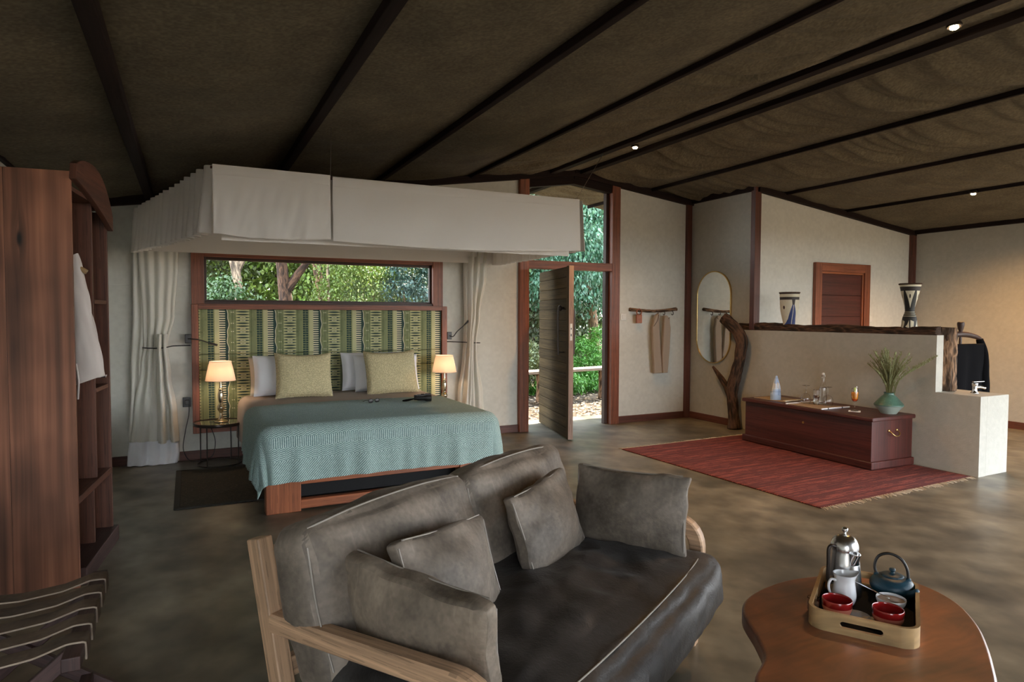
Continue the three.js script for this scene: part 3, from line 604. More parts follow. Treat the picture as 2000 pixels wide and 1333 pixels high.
{ // binoculars lying on the throw
  const t = thing('binoculars', 'black binoculars lying on the bed near the throw edge', 'binoculars', [1.985, 0.675, -5.93], -0.3);
  for (const s of [-1, 1]) {
    const g = [lathe([[0, 0], [0.03, 0], [0.034, 0.01], [0.034, 0.05], [0.026, 0.07], [0.024, 0.13], [0.02, 0.14], [0.02, 0.165], [0, 0.165]], 20).rotateZ(Math.PI / 2).translate(0.1, 0.034, s * 0.042)];
    part(t, 'barrel', g, M.black);
  }
  part(t, 'hinge', bx(-0.04, 0.06, 0.028, 0.05, -0.03, 0.03, 0.006), M.black);
  part(t, 'focus_wheel', cyl(0.014, 0.014, 0.03, 16).rotateZ(Math.PI / 2).translate(0.03, 0.056, 0), M.bronze);
  part(t, 'strap', wire([[-0.06, 0.03, 0.05], [-0.13, 0.012, 0.06], [-0.17, 0.006, 0.0], [-0.12, 0.008, -0.06], [-0.03, 0.02, -0.06]], 0.006, 30, 6), M.blackCloth);
}
{ // sunglasses beside them
  const t = thing('sunglasses', 'small dark sunglasses folded on the middle of the bed', 'sunglasses', [1.545, 0.677, -5.98], 0.3);
  for (const s of [-1, 1]) part(t, 'lens', new THREE.SphereGeometry(0.026, 16, 10).scale(1, 0.8, 0.2).translate(s * 0.034, 0.02, 0), M.black);
  part(t, 'bridge', wire([[-0.012, 0.026, 0], [0, 0.03, 0.002], [0.012, 0.026, 0]], 0.002, 8, 6), M.black);
  for (const s of [-1, 1]) part(t, 'temple', wire([[s * 0.062, 0.028, 0], [s * 0.06, 0.022, -0.05], [s * 0.052, 0.004, -0.11]], 0.002, 10, 6), M.black);
}
{ // canopy of white cloth hung from the roof
  const t = thing('bed_canopy', 'white linen bed canopy hung from wires above the bed', 'canopy', [1.45, 2.5, -6.1]);
  const O = V(1.45, 2.5, -6.1), A = V(0.165, 2.51, -4.95), B = V(3.12, 2.51, -4.95), C = V(3.37, 2.5, -7.32), D = V(-0.43, 2.5, -7.32);
  const Q = (v) => v.clone().sub(O);
  const rails = [[A, B], [B, C], [C, D], [D, A]];
  part(t, 'canopy_frame', rails.map(([p, q]) => bar(Q(p), Q(q), 0.02, 0.02)), M.trim);
  const drop = (p, q, h0, h1, waves, amp, seed, out, sagF = () => 0) => sheet((s, v) => {
    const c = Q(p).lerp(Q(q), s), h = lerp(h0, h1, s) + sagF(s), f = amp * (waves ? 0.5 + 0.5 * v : 0.25 + 0.75 * v) * (waves ? Math.sin(s * Math.PI * 2 * waves + 1.5 * n3(s * 9, seed, 0)) + 0.5 * n3(s * waves * 2, seed, v) : 2.2 * n3(s * 5, seed, v * 1.2) + 0.8 * n3(s * 14 + v * 2, seed, v * 2));
    const n = out.clone().multiplyScalar(0.018 + f + 0.02 * v);
    return c.add(n).add(V(0, 0.012 - v * h + (waves ? 0.004 * Math.sin(s * 90) : 0), 0));
  }, waves ? waves * 10 : 70, 22, { thick: 0.004 });
  const split = V(0.955, 2.51, -4.95), split2 = V(0.972, 2.5, -4.95);
  part(t, 'front_panel', drop(A, split, 0.47, 0.48, 0, 0.008, 3, V(0, 0, 1), (s) => 0.02 * Math.sin(s * 3) - 0.015 * s), M.linen);
  part(t, 'front_panel', drop(split2, B, 0.47, 0.45, 0, 0.009, 7, V(0, 0, 1), (s) => 0.03 * Math.sin(s * Math.PI)), M.linen);
  part(t, 'front_lining', drop(V(0.22, 2.5, -5.0), V(3.08, 2.5, -5.0), 0.49, 0.48, 0, 0.01, 15, V(0, 0, -1)), M.linen);
  part(t, 'casing', [[A, split], [split2, B]].map(([p, q]) => sheet((s, v) => Q(p).lerp(Q(q), s).add(V(0, 0.016 - v * 0.07, 0.025 + 0.006 * n3(s * 8, 3, v))), 40, 3, { thick: 0.004 })), M.linen);
  part(t, 'left_valance', drop(A, D, 0.47, 0.42, 15, 0.045, 11, V(-1, 0, 0.2).normalize()), M.linen);
  part(t, 'right_valance', drop(B, C, 0.45, 0.4, 14, 0.042, 19, V(1, 0, 0.1).normalize()), M.linen);
  part(t, 'back_panel', drop(D, C, 0.4, 0.385, 0, 0.008, 23, V(0, 0, 1)), M.linen);
  part(t, 'top_cloth', sheet((s, v) => { const p = Q(D).lerp(Q(C), s), q = Q(A).lerp(Q(B), s); return p.lerp(q, v).add(V(0, 0.012 - 0.04 * Math.sin(Math.PI * s) * Math.sin(Math.PI * v), 0)); }, 24, 24, { thick: 0.004 }), M.linen);
  const mid = V(0.96, 2.52, -4.95);
  part(t, 'hanging_wire', wire([Q(mid), Q(V(0.96, roofY(0.96) - 0.01, -4.9))], 0.0022, 2, 6), M.bronze);
  part(t, 'hanging_wire', wire([Q(B).add(V(-0.03, 0, 0)), Q(V(4.24, roofY(4.24) - 0.05, -6.2))], 0.0022, 2, 6), M.bronze);
  for (const h of [Q(mid), Q(B).add(V(-0.03, 0.012, 0))]) part(t, 'wire_hook', new THREE.TorusGeometry(0.012, 0.003, 8, 16).translate(...h.toArray()), M.bronze);
}
// curtains tied to the wall, each a gathered fall of cloth with layers at the hem
function fall(keys, depth, folds, seed, { ns = 120, nt = 60, hem = 0 } = {}) {
  const K = keys, get = (y) => { for (let i = 0; i < K.length - 1; i++) if (y <= K[i][0] && y >= K[i + 1][0]) { const t = smooth((K[i][0] - y) / (K[i][0] - K[i + 1][0]), 0, 1); return [lerp(K[i][1], K[i + 1][1], t), lerp(K[i][2], K[i + 1][2], t)]; } return [K[K.length - 1][1], K[K.length - 1][2]]; };
  const yT = K[0][0], yB = K[K.length - 1][0];
  return sheet((s, t) => {
    const y = lerp(yT, yB, t), [xa, xb] = get(y), w = xb - xa, squeeze = clamp(0.28 / w, 0.6, 1.5);
    const f = Math.sin(s * Math.PI * 2 * folds + seed + 0.8 * n3(s * 4, y * 0.2, seed)) * 0.5 + 0.5 * n3(s * folds * 1.7, y * 0.18, seed + 2);
    const edge = Math.sqrt(Math.max(0, 1 - (2 * s - 1) ** 4));
    return V(lerp(xa, xb, s) + 0.008 * n3(s * 5, y * 0.6, seed), y + (t === 1 ? hem * n3(s * 6, 1, seed) : 0), depth * (0.35 + 0.4 * edge) + depth * 0.42 * squeeze * f * edge);
  }, ns, nt, { thick: 0.006 });
}
{
  const t = thing('curtain', 'cream net curtain tied by the wardrobe, hem trailing on the floor', 'curtain', [-0.3, 0, -7.38]);
  const k = (a) => a.map(([y, x0, x1]) => [y, x0 + 0.3, x1 + 0.3]);
  part(t, 'net_layer', fall(k([[2.45, -0.44, -0.06], [2.0, -0.42, -0.08], [1.5, -0.4, -0.12], [1.17, -0.392, -0.185], [1.0, -0.42, -0.17], [0.5, -0.49, -0.12], [0.1, -0.53, -0.1], [0.012, -0.535, -0.105]]), 0.085, 4, 1.3, { hem: 0.012 }), M.curtain);
  part(t, 'net_layer', fall(k([[1.3, -0.28, -0.19], [1.165, -0.29, -0.188], [0.9, -0.29, -0.165], [0.5, -0.3, -0.115], [0.22, -0.305, -0.1]]), 0.15, 2, 4.1, { ns: 60 }), M.curtain);
  part(t, 'hem_band', fall(k([[0.24, -0.53, -0.11], [0.1, -0.545, -0.1], [0.004, -0.55, -0.12]]), 0.125, 4, 1.4, { nt: 12, hem: 0.006 }), M.white);
  const net2 = part(t, 'net_layer', fall(k([[2.42, -0.47, -0.36], [1.5, -0.475, -0.38], [0.9, -0.5, -0.42], [0.05, -0.54, -0.44]]), 0.05, 1, 2.2, { ns: 30 }), M.curtain);
  part(t, 'tieback', wire([[0.32, 1.178, -0.02], [0.16, 1.178, 0.03], [0.1, 1.168, 0.115], [0.01, 1.163, 0.13], [-0.07, 1.166, 0.11], [-0.105, 1.168, 0.03]], 0.006, 30, 8), M.black);
}
{
  const t = thing('curtain', 'cream net curtain between the bed and the door, lit warm by a lamp', 'curtain', [3.1, 0, -7.38]);
  const k = (a) => a.map(([y, x0, x1]) => [y, x0 - 3.1, x1 - 3.1]);
  part(t, 'net_layer', fall(k([[2.45, 3.0, 3.38], [2.0, 3.0, 3.3], [1.5, 3.01, 3.21], [1.16, 3.005, 3.16], [1.0, 2.99, 3.17], [0.5, 2.93, 3.25], [0.02, 2.9, 3.3]]), 0.12, 4, 0.4, { hem: 0.012 }), M.curtain);
  part(t, 'net_layer', fall(k([[2.2, 3.0, 3.18], [1.6, 3.02, 3.13], [1.16, 3.01, 3.08], [0.7, 2.97, 3.08], [0.3, 2.93, 3.07]]), 0.155, 2, 3.3, { ns: 60 }), M.curtain);
  part(t, 'tieback', wire([[-0.32, 1.178, -0.02], [-0.12, 1.17, 0.08], [-0.02, 1.164, 0.13], [0.08, 1.16, 0.12], [0.1, 1.158, 0.05], [0.06, 1.156, -0.01]], 0.006, 30, 8), M.black);
}
// nightstands, lamps, reading lights
function nightstand(x, label) {
  const t = thing('nightstand', label, 'side table', [x, 0, -7.1]);
  part(t, 'table_top', lathe([[0, 0.405], [0.225, 0.405], [0.225, 0.421], [0, 0.421]], 64), M.smokePane);
  part(t, 'rim', turned([[0.222, 0.396], [0.232, 0.396], [0.234, 0.41], [0.232, 0.424], [0.226, 0.424], [0.226, 0.398], [0.222, 0.396]], 64, 24), M.bronze);
  for (let i = 0; i < 4; i++) { const a = 0.6 + (i * Math.PI) / 2; part(t, 'leg', cyl(0.0055, 0.0055, 0.4, 10).translate(0.205 * Math.cos(a), 0, 0.205 * Math.sin(a)), M.bronze); }
  part(t, 'base_ring', new THREE.TorusGeometry(0.205, 0.006, 8, 64).rotateX(Math.PI / 2).translate(0, 0.008, 0), M.bronze);
  return t;
}
const ns1 = nightstand(0.265, 'round glass topped nightstand on thin metal legs under the left lamp');
copyOf(ns1, [2.66, 0, -7.1], 0.3, 'round nightstand mostly hidden by the bed on the door side');
function bedLamp(x, label) {
  const t = thing('table_lamp', label, 'lamp', [x, 0.423, -7.08], 0, 'bedside lamps');
  part(t, 'base', turned([[0, 0], [0.062, 0.0], [0.064, 0.008], [0.05, 0.018], [0.03, 0.03], [0.018, 0.06], [0.012, 0.09]], 36, 30), M.silver);
  part(t, 'stem', turned([[0.012, 0.088], [0.02, 0.105], [0.034, 0.13], [0.036, 0.15], [0.022, 0.175], [0.016, 0.19], [0.022, 0.21], [0.027, 0.25], [0.024, 0.29], [0.018, 0.31], [0.022, 0.325], [0.016, 0.34], [0.013, 0.4], [0.013, 0.44]], 32, 80), M.silver);
  const sh = turned([[0.14, 0.415], [0.131, 0.47], [0.116, 0.54], [0.1, 0.606]], 48, 20);
  part(t, 'shade', merge([sh, turned([[0.1385, 0.4155], [0.1295, 0.47], [0.1145, 0.54], [0.0985, 0.6055]], 48, 20)]), M.shade);
  part(t, 'shade_rim', [new THREE.TorusGeometry(0.14, 0.003, 8, 48).rotateX(Math.PI / 2).translate(0, 0.416, 0), new THREE.TorusGeometry(0.1, 0.003, 8, 48).rotateX(Math.PI / 2).translate(0, 0.606, 0)], M.shade);
  part(t, 'bulb', turned([[0, 0.44], [0.014, 0.445], [0.024, 0.475], [0.026, 0.495], [0.016, 0.52], [0, 0.525]], 20, 20), M.glow);
  const l = new THREE.PointLight(0xffdcb8, 0.017);
  l.position.set(0, 0.49, 0); l.castShadow = true; l.shadow.radius = 1.1; l.name = 'lamp_light';
  t.add(l);
  return t;
}
bedLamp(0.283, 'lit silver table lamp on the nightstand beside the left curtain');
bedLamp(2.655, 'lit silver table lamp at the bed side by the door');
{
  const cord = solo('lamp_cord', 'thin black lamp cord looping below the left nightstand', 'cord', wire([[0.0, 0.58, -7.385], [-0.005, 0.48, -7.36], [-0.04, 0.3, -7.35], [-0.06, 0.12, -7.34], [0.0, 0.012, -7.3], [0.12, 0.01, -7.28], [0.2, 0.04, -7.29], [0.235, 0.18, -7.32], [0.2, 0.32, -7.3], [0.16, 0.39, -7.24]], 0.0035, 70, 6), M.black);
  const s = thing('power_socket', 'black wall socket with plug beside the headboard foot', 'socket', [-0.02, 0.6, -7.39]);
  part(s, 'plate', bx(-0.04, 0.035, -0.05, 0.05, -0.01, 0.006), M.soot); part(s, 'plug', bx(-0.02, 0.02, -0.02, 0.025, 0.005, 0.04, 0.006), M.soot);
}
function readingLight(x, dir, pts, label) {
  const t = thing('reading_light', label, 'reading light', [x, 1.25, -7.33]);
  part(t, 'mount', [bx(-0.03, 0.03, -0.045, 0.045, -0.04, 0.02, 0.006)], M.black);
  part(t, 'gooseneck', wire(pts, 0.0055, 30, 8), M.black);
  const a = V(...pts[pts.length - 1]), b = V(...pts[pts.length - 2]), d = a.clone().sub(b).normalize();
  part(t, 'lamp_head', limb([a.clone().addScaledVector(d, -0.01), a.clone().addScaledVector(d, 0.02), a.clone().addScaledVector(d, 0.07)], [0.008, 0.011, 0.011], { seg: 8, radial: 12 }), M.black);
}
readingLight(0.0, 1, [[0, 0, 0.02], [0.03, 0, 0.06], [0.1, -0.01, 0.075], [0.2, -0.045, 0.075]], 'black gooseneck reading light bent across the headboard');
readingLight(2.81, -1, [[0, 0, 0.02], [0.03, -0.01, 0.05], [0.08, 0.05, 0.06], [0.14, 0.1, 0.06], [0.18, 0.135, 0.06]], 'black gooseneck reading light raised beside the right curtain');
// floor mats
function floorMat(pos, turn, w, d, label) {
  const t = thing('floor_mat', label, 'mat', pos, turn);
  const e = 0.045;
  part(t, 'weave', boxUV(sheet((s, v) => V(lerp(-w / 2 + e, w / 2 - e, s), 0.008 + 0.003 * n3(s * 3, v * 3, w), lerp(d / 2 - e, -d / 2 + e, v)), 20, 20, { thick: 0.007 }), 'z'), M.mat);
  part(t, 'binding', [bx(-w / 2, w / 2, 0.001, 0.011, d / 2 - e, d / 2, 0.003), bx(-w / 2, w / 2, 0.001, 0.011, -d / 2, -d / 2 + e, 0.003), bx(-w / 2, -w / 2 + e, 0.001, 0.011, -d / 2 + e, d / 2 - e, 0.003), bx(w / 2 - e, w / 2, 0.001, 0.011, -d / 2 + e, d / 2 - e, 0.003)], M.matEdge);
}
floorMat([0.24, 0, -6.22], 0, 0.72, 1.37, 'dark sea grass mat beside the nightstand');
floorMat([2.62, 0, -5.93], 0, 0.66, 1.3, 'dark sea grass mat on the door side of the bed');
// ---------- right side: wall rack, mirror, log-edged partition, chest, rug ----------
{
  const t = thing('coat_rack', 'rough branch coat rack on the cream wall beside the doorway', 'coat rack', [5.92, 1.575, -7.37]);
  part(t, 'branch', limb([V(-0.41, 0.01, 0), V(-0.2, -0.005, 0), V(0, -0.012, 0), V(0.2, -0.002, 0), V(0.41, 0.02, 0)], [0.036, 0.032, 0.03, 0.031, 0.035], { seg: 40, radial: 14, rough: 0.2, freq: 20, flat: 0.7 }), M.bark);
  for (const x of [-0.29, 0.025, 0.145, 0.3]) part(t, 'hook', wire([[x, -0.005, 0.03], [x, -0.02, 0.065], [x, -0.055, 0.07], [x, -0.065, 0.045], [x, -0.05, 0.032]], 0.005, 20, 8), M.bronze);
}
{
  const t = thing('door_sign', 'small wooden door hanger sign on a ring at the coat rack', 'sign', [5.625, 1.46, -7.32]);
  part(t, 'block', bx(-0.045, 0.05, -0.068, 0.052, -0.014, 0.014, 0.008, 'y'), M.bed);
  part(t, 'ring', new THREE.TorusGeometry(0.042, 0.0085, 10, 26).translate(0.005, 0.088, 0), M.bed);
  part(t, 'lettering', [bx(-0.026, 0.032, -0.012, -0.009, 0.0138, 0.0146, 0.0005), bx(-0.02, 0.026, -0.024, -0.0215, 0.0138, 0.0146, 0.0005)], M.sash);
}
function pouch(label, pts, hook) {
  const q = pts.map(([u, v]) => new THREE.Vector2(5.51 + (u - 1228) * 0.00911, 1.6 - (v - 604) / 135)), c = q.reduce((s, p) => s.add(p), new THREE.Vector2()).divideScalar(q.length);
  const sh = new THREE.Shape(); sh.setFromPoints(q.map((p) => p.clone().sub(c)));
  const t = thing('cloth_pouch', label, 'pouch', [c.x, c.y, -7.315]);
  const g = new THREE.ExtrudeGeometry(sh, { depth: 0.012, bevelEnabled: true, bevelThickness: 0.022, bevelSize: 0.012, bevelOffset: -0.012, bevelSegments: 5 }).translate(0, 0, -0.006);
  part(t, 'pouch_body', boxUV(g, 'y'), M.pouch);
  part(t, 'hook_loop', wire([[hook[0] - c.x, 1.53 - c.y, 0.005], [hook[0] - c.x + 0.004, 1.49 - c.y, 0.01], [hook[0] - c.x, 1.45 - c.y, 0.008]], 0.005, 12, 6), M.pouch);
  part(t, 'slit', wire(hook[1].map(([u, v]) => [5.51 + (u - 1228) * 0.00911 - c.x, 1.6 - (v - 604) / 135 - c.y, 0.028]), 0.004, 16, 6), M.sash);
}
pouch('long beige canvas pouch with an angled opening, nearer the door sign', [[1277.5, 613], [1272, 616], [1267.5, 626], [1264.8, 640], [1266.3, 680], [1269.5, 728], [1285, 728], [1282.2, 690], [1279.4, 650], [1278.2, 630]], [5.945, [[1276, 616], [1273, 628], [1266.5, 638]]]);
pouch('long beige canvas pouch with a short slit, nearer the room corner', [[1288, 617], [1293.5, 617], [1299, 623], [1299.2, 632], [1301, 641], [1299.4, 680], [1296, 728], [1286, 728], [1284.8, 700], [1286, 660], [1287.2, 632]], [6.065, [[1295, 624], [1297.5, 621]]]);
function wallSwitch(label, pos, s) {
  const t = thing('light_switch', label, 'light switch', pos);
  part(t, 'plate', bx(-0.048 * s, 0.048 * s, -0.048 * s, 0.048 * s, -0.002, 0.01, 0.006), M.plastic);
  part(t, 'rocker', bx(-0.024 * s, 0.03 * s, -0.03 * s, 0.03 * s, 0.008, 0.016, 0.005), M.plastic);
}
wallSwitch('white light switch on the wall right beside the doorway frame', [5.42, 1.48, WB], 1);
wallSwitch('light switch beside the small bathroom door frame', [8.93, 1.46, ZS], 0.95);
{
  const t = thing('wall_mirror', 'tall oval mirror with a thin brass frame on the recess wall', 'mirror', [XS - 0.002, 1.478, -6.9], -Math.PI / 2);
  const stad = (w, h) => { const s = new THREE.Shape(), r = w; s.moveTo(-w, -h + r); s.absarc(0, -h + r, r, Math.PI, 2 * Math.PI); s.lineTo(w, h - r); s.absarc(0, h - r, r, 0, Math.PI); s.lineTo(-w, -h + r); return s; };
  part(t, 'glass', new THREE.ExtrudeGeometry(stad(0.318, 0.636), { depth: 0.012, bevelEnabled: false, curveSegments: 40 }).translate(0, 0, 0.004), M.mirror);
  const ring = stad(0.327, 0.646); ring.holes.push(new THREE.Path(stad(0.317, 0.635).getPoints(40)));
  part(t, 'brass_frame', new THREE.ExtrudeGeometry(ring, { depth: 0.02, bevelEnabled: true, bevelSize: 0.002, bevelThickness: 0.002, bevelSegments: 2, curveSegments: 40 }), M.brass);
}
{
  const t = thing('gnarled_post', 'crooked dark tree trunk post standing at the partition end by the mirror', 'tree trunk', [6.47, 0, -6.35]);
  const Q = (a) => a.map(([x, y, z]) => V(x - 6.47, y, z + 6.35));
  part(t, 'trunk', limb(Q([[6.47, 0, -6.35], [6.47, 0.2, -6.37], [6.47, 0.34, -6.385], [6.47, 0.52, -6.4], [6.47, 0.81, -6.32], [6.47, 1.0, -6.265], [6.47, 1.17, -6.245], [6.465, 1.31, -6.33], [6.465, 1.4, -6.46], [6.46, 1.47, -6.55]]), [0.088, 0.07, 0.068, 0.076, 0.07, 0.068, 0.074, 0.078, 0.076, 0.072], { seg: 80, radial: 24, rough: 0.22, freq: 9, seed: 3 }), M.barkDark);
  part(t, 'branch', limb(Q([[6.47, 0.42, -6.4], [6.465, 0.53, -6.48], [6.46, 0.66, -6.6], [6.455, 0.8, -6.745]]), [0.06, 0.045, 0.034, 0.016], { seg: 30, radial: 14, rough: 0.2, freq: 10, seed: 6 }), M.barkDark);
}
solo('log', 'long dark log laid along the top of the low partition wall', 'log', limb([V(0, 0, -1.27), V(0.01, 0.012, -0.8), V(-0.008, -0.006, -0.3), V(0.006, 0.006, 0.2), V(0.0, -0.008, 0.7), V(0.008, 0.004, 1.29)], [0.06, 0.055, 0.05, 0.053, 0.047, 0.05], { seg: 120, radial: 20, rough: 0.28, freq: 8, seed: 9 }), M.barkDark, [6.625, 1.347, -5.15]);
{
  const t = thing('log_post', 'short upright bark covered log post at the stepped end of the partition', 'log', [6.83, 0.757, -3.93]);
  part(t, 'log_body', limb([V(0, 0, 0), V(0.005, 0.2, 0.005), V(-0.006, 0.42, 0), V(0.004, 0.635, 0.005)], [0.122, 0.115, 0.12, 0.112], { seg: 70, radial: 34, rough: 0.2, freq: 12, seed: 14 }), M.bark);
  part(t, 'knot', new THREE.SphereGeometry(0.035, 16, 12).scale(1, 1.15, 0.5).translate(-0.06, 0.53, 0.085), M.barkDark);
}
// painted drums on the log
function drumPaint(kind) {
  return canvasTex(1024, 512, (c, w, h) => {
    const ground = kind ? '#14130f' : '#c9c4ae', white = '#cbc5ac', dark = '#231a16', r = rng(60 + kind);
    c.fillStyle = ground; c.fillRect(0, 0, w, h);
    const Y = (v) => (1 - v) * h;
    const rep = kind ? 5 : 2;
    for (let k = 0; k < rep; k++) {
      const x0 = (k / rep) * w, W = w / rep, X = (a) => x0 + a * W;
      const poly = (col, pts) => { c.fillStyle = col; c.beginPath(); pts.forEach(([a, b]) => c.lineTo(X(a), Y(b))); c.fill(); };
      const dot = (a, b, rr, col) => { c.fillStyle = col; c.beginPath(); c.arc(X(a), Y(b), rr, 0, 7); c.fill(); };
      if (kind) {
        poly(white, [[0.08, 0.82], [0.92, 0.82], [0.55, 0.56]]); dot(0.5, 0.74, 15, dark);
        poly(white, [[0.12, 0.16], [0.45, 0.3], [0.52, 0.06]]); poly(white, [[0.6, 0.3], [0.98, 0.28], [0.85, 0.02], [0.62, 0.05]]);
      } else {
        poly('#1c2f63', [[0.5, 0.8], [0.3, 0.4], [0.02, 0.14], [0.02, 0], [0.98, 0], [0.98, 0.14], [0.7, 0.4]]);
        poly(white, [[0.5, 0.72], [0.515, 0.72], [0.49, 0.14], [0.46, 0.14]]);
        poly(dark, [[0.44, 0.83], [0.56, 0.83], [0.54, 0.72], [0.46, 0.72]]);
        dot(0.16, 0.66, 20, '#3a211b'); dot(0.86, 0.66, 16, dark);
      }
    }
    if (kind) for (const v of [0.44, 0.405, 0.37]) { c.fillStyle = '#b9b39a'; c.fillRect(0, Y(v), w, 6); }
    else { c.fillStyle = dark; c.fillRect(0, Y(0.08), w, h); }
    c.fillStyle = dark; c.fillRect(0, Y(1), w, h * 0.17);
    c.fillStyle = white; c.fillRect(0, Y(0.955), w, h * 0.065);
    for (let i = 0; i < 260; i++) { c.fillStyle = r() > 0.5 ? 'rgba(60,50,35,0.18)' : 'rgba(220,215,190,0.12)'; c.fillRect(r() * w, r() * h, 3 + r() * 12, 2 + r() * 5); }
  }, { size: [1, 1] });
}
function drum(label, pos, turn, prof, kind) {
  const t = thing('drum', label, 'drum', pos, turn);
  const m = mat('painted drum wood', 0xffffff, 0.6, { map: drumPaint(kind) });
  const top = prof[prof.length - 1];
  part(t, 'drum_body', turned(prof, 48, 60), m);
  part(t, 'skin', lathe([[0, top[1] - 0.004], [top[0] * 0.93, top[1] - 0.002], [top[0], top[1] - 0.012]], 48), M.pouch);
  part(t, 'rim', new THREE.TorusGeometry(top[0] * 0.99, 0.008, 10, 48).rotateX(Math.PI / 2).translate(0, top[1] - 0.008, 0), M.barkDark);
}
drum('stout drum with white and blue paint on the log by the small door', [6.66, 1.385, -5.67], 4.3, [[0, 0], [0.068, 0], [0.07, 0.03], [0.082, 0.09], [0.1, 0.17], [0.108, 0.25], [0.112, 0.33], [0.117, 0.41]], 0);
drum('slender waisted drum with black and white paint at the log end', [6.66, 1.385, -4.17], 2.13, [[0, 0], [0.075, 0], [0.072, 0.03], [0.064, 0.1], [0.044, 0.165], [0.045, 0.2], [0.06, 0.27], [0.08, 0.35], [0.094, 0.42], [0.1, 0.455]], 1);
{ // black robe on a clothes stand in the bathroom
  const t = thing('clothes_stand', 'dark wooden clothes stand behind the partition', 'clothes stand', [7.62, 0, -4.2]);
  part(t, 'pole', cyl(0.016, 0.014, 1.3, 14), M.sash);
  part(t, 'finial', turned([[0.012, 1.29], [0.014, 1.32], [0.03, 1.38], [0.036, 1.42], [0.03, 1.44], [0, 1.445]], 24, 30), M.sash);
  part(t, 'hanger_bar', limb([V(-0.42, 1.2, 0), V(-0.38, 1.245, 0), V(-0.2, 1.29, 0), V(0, 1.305, 0), V(0.2, 1.29, 0), V(0.38, 1.245, 0), V(0.42, 1.2, 0)], [0.018, 0.026, 0.03, 0.032, 0.03, 0.026, 0.018], { seg: 40, radial: 12 }), M.sash);
  for (const a of [0.4, 2.5, 4.6]) part(t, 'foot', bar(V(0, 0.08, 0), V(0.28 * Math.cos(a), 0.015, 0.28 * Math.sin(a)), 0.03, 0.03), M.sash);
  const r = thing('robe', 'black robe hung on the clothes stand beyond the partition', 'robe', [7.62, 0, -4.2]);
  part(r, 'robe_body', sheet((s, v) => { const w = lerp(0.35, 0.38, v); return V(lerp(-w, w, s), lerp(1.2, 0.4, v), 0.03 + 0.03 * Math.sin(s * 18) * v + 0.015 * n3(s * 4, v * 3, 1)); }, 50, 30, { thick: 0.03 }), M.blackCloth);
  for (const s of [-1, 1]) part(r, 'sleeve', limb([V(s * 0.37, 1.245, 0.0), V(s * 0.4, 1.12, 0.02), V(s * 0.415, 0.9, 0.03), V(s * 0.425, 0.62, 0.03)], [0.035, 0.05, 0.055, 0.06], { seg: 24, radial: 14, rough: 0.12, freq: 8, seed: s }), M.blackCloth);
}
{
  const t = thing('tap', 'small chrome basin tap on the low front block of the partition', 'tap', [6.83, 0.755, -3.62], -0.5);
  part(t, 'tap_body', turned([[0, 0], [0.034, 0], [0.034, 0.008], [0.024, 0.016], [0.022, 0.075], [0.026, 0.085], [0.026, 0.1], [0, 0.104]], 30, 30), M.chrome);
  part(t, 'spout', limb([V(0, 0.055, 0), V(0.05, 0.062, 0), V(0.1, 0.05, 0)], [0.015, 0.013, 0.012], { seg: 14, radial: 12 }), M.chrome);
  part(t, 'lever', bar(V(-0.02, 0.112, 0), V(0.085, 0.118, 0), 0.024, 0.009, 0.004), M.chrome);
}
// the chest and what stands on it
{
  const t = thing('chest', 'long dark red wooden chest against the low partition on the red rug', 'chest', [6.228, 0.014, -4.84], -0.03);
  part(t, 'chest_body', bx(-0.305, 0.3, 0.07, 0.468, -0.82, 0.82, 0.006), M.chest);
  part(t, 'lid', bx(-0.335, 0.305, 0.468, 0.508, -0.85, 0.85, 0.01), M.chest);
  part(t, 'plinth', bx(-0.33, 0.305, 0, 0.075, -0.845, 0.845, 0.01), M.chest);
  const h = part(t, 'handle', wire([[-0.06, 0.36, 0.83], [-0.055, 0.34, 0.855], [-0.03, 0.318, 0.868], [0.03, 0.318, 0.868], [0.055, 0.34, 0.855], [0.06, 0.36, 0.83]], 0.006, 30, 8), M.brass);
  for (const x of [-0.06, 0.06]) part(h, 'handle_plate', new THREE.SphereGeometry(0.014, 12, 8).scale(1, 1, 0.6).translate(x, 0.362, 0.824), M.brass);
  part(t, 'lock_plate', new THREE.CylinderGeometry(0.013, 0.013, 0.008, 16).rotateZ(Math.PI / 2).translate(-0.307, 0.34, 0.02), M.brass);
}
const CT = 0.5225;
{
  const t = thing('placemat', 'woven placemat with fringed roll lying under the blue napkin', 'placemat', [6.2, CT, -5.42], -0.03);
  part(t, 'mat_weave', bx(-0.17, 0.15, 0, 0.006, -0.2, 0.24, 0.002), M.pouch);
  part(t, 'rolled_edge', [bar(V(-0.17, 0.011, 0.26), V(0.13, 0.011, 0.24), 0.026, 0.02, 0.009), bar(V(-0.12, 0.008, 0.2), V(0.12, 0.008, 0.2), 0.03, 0.014, 0.006)], M.cream);
}
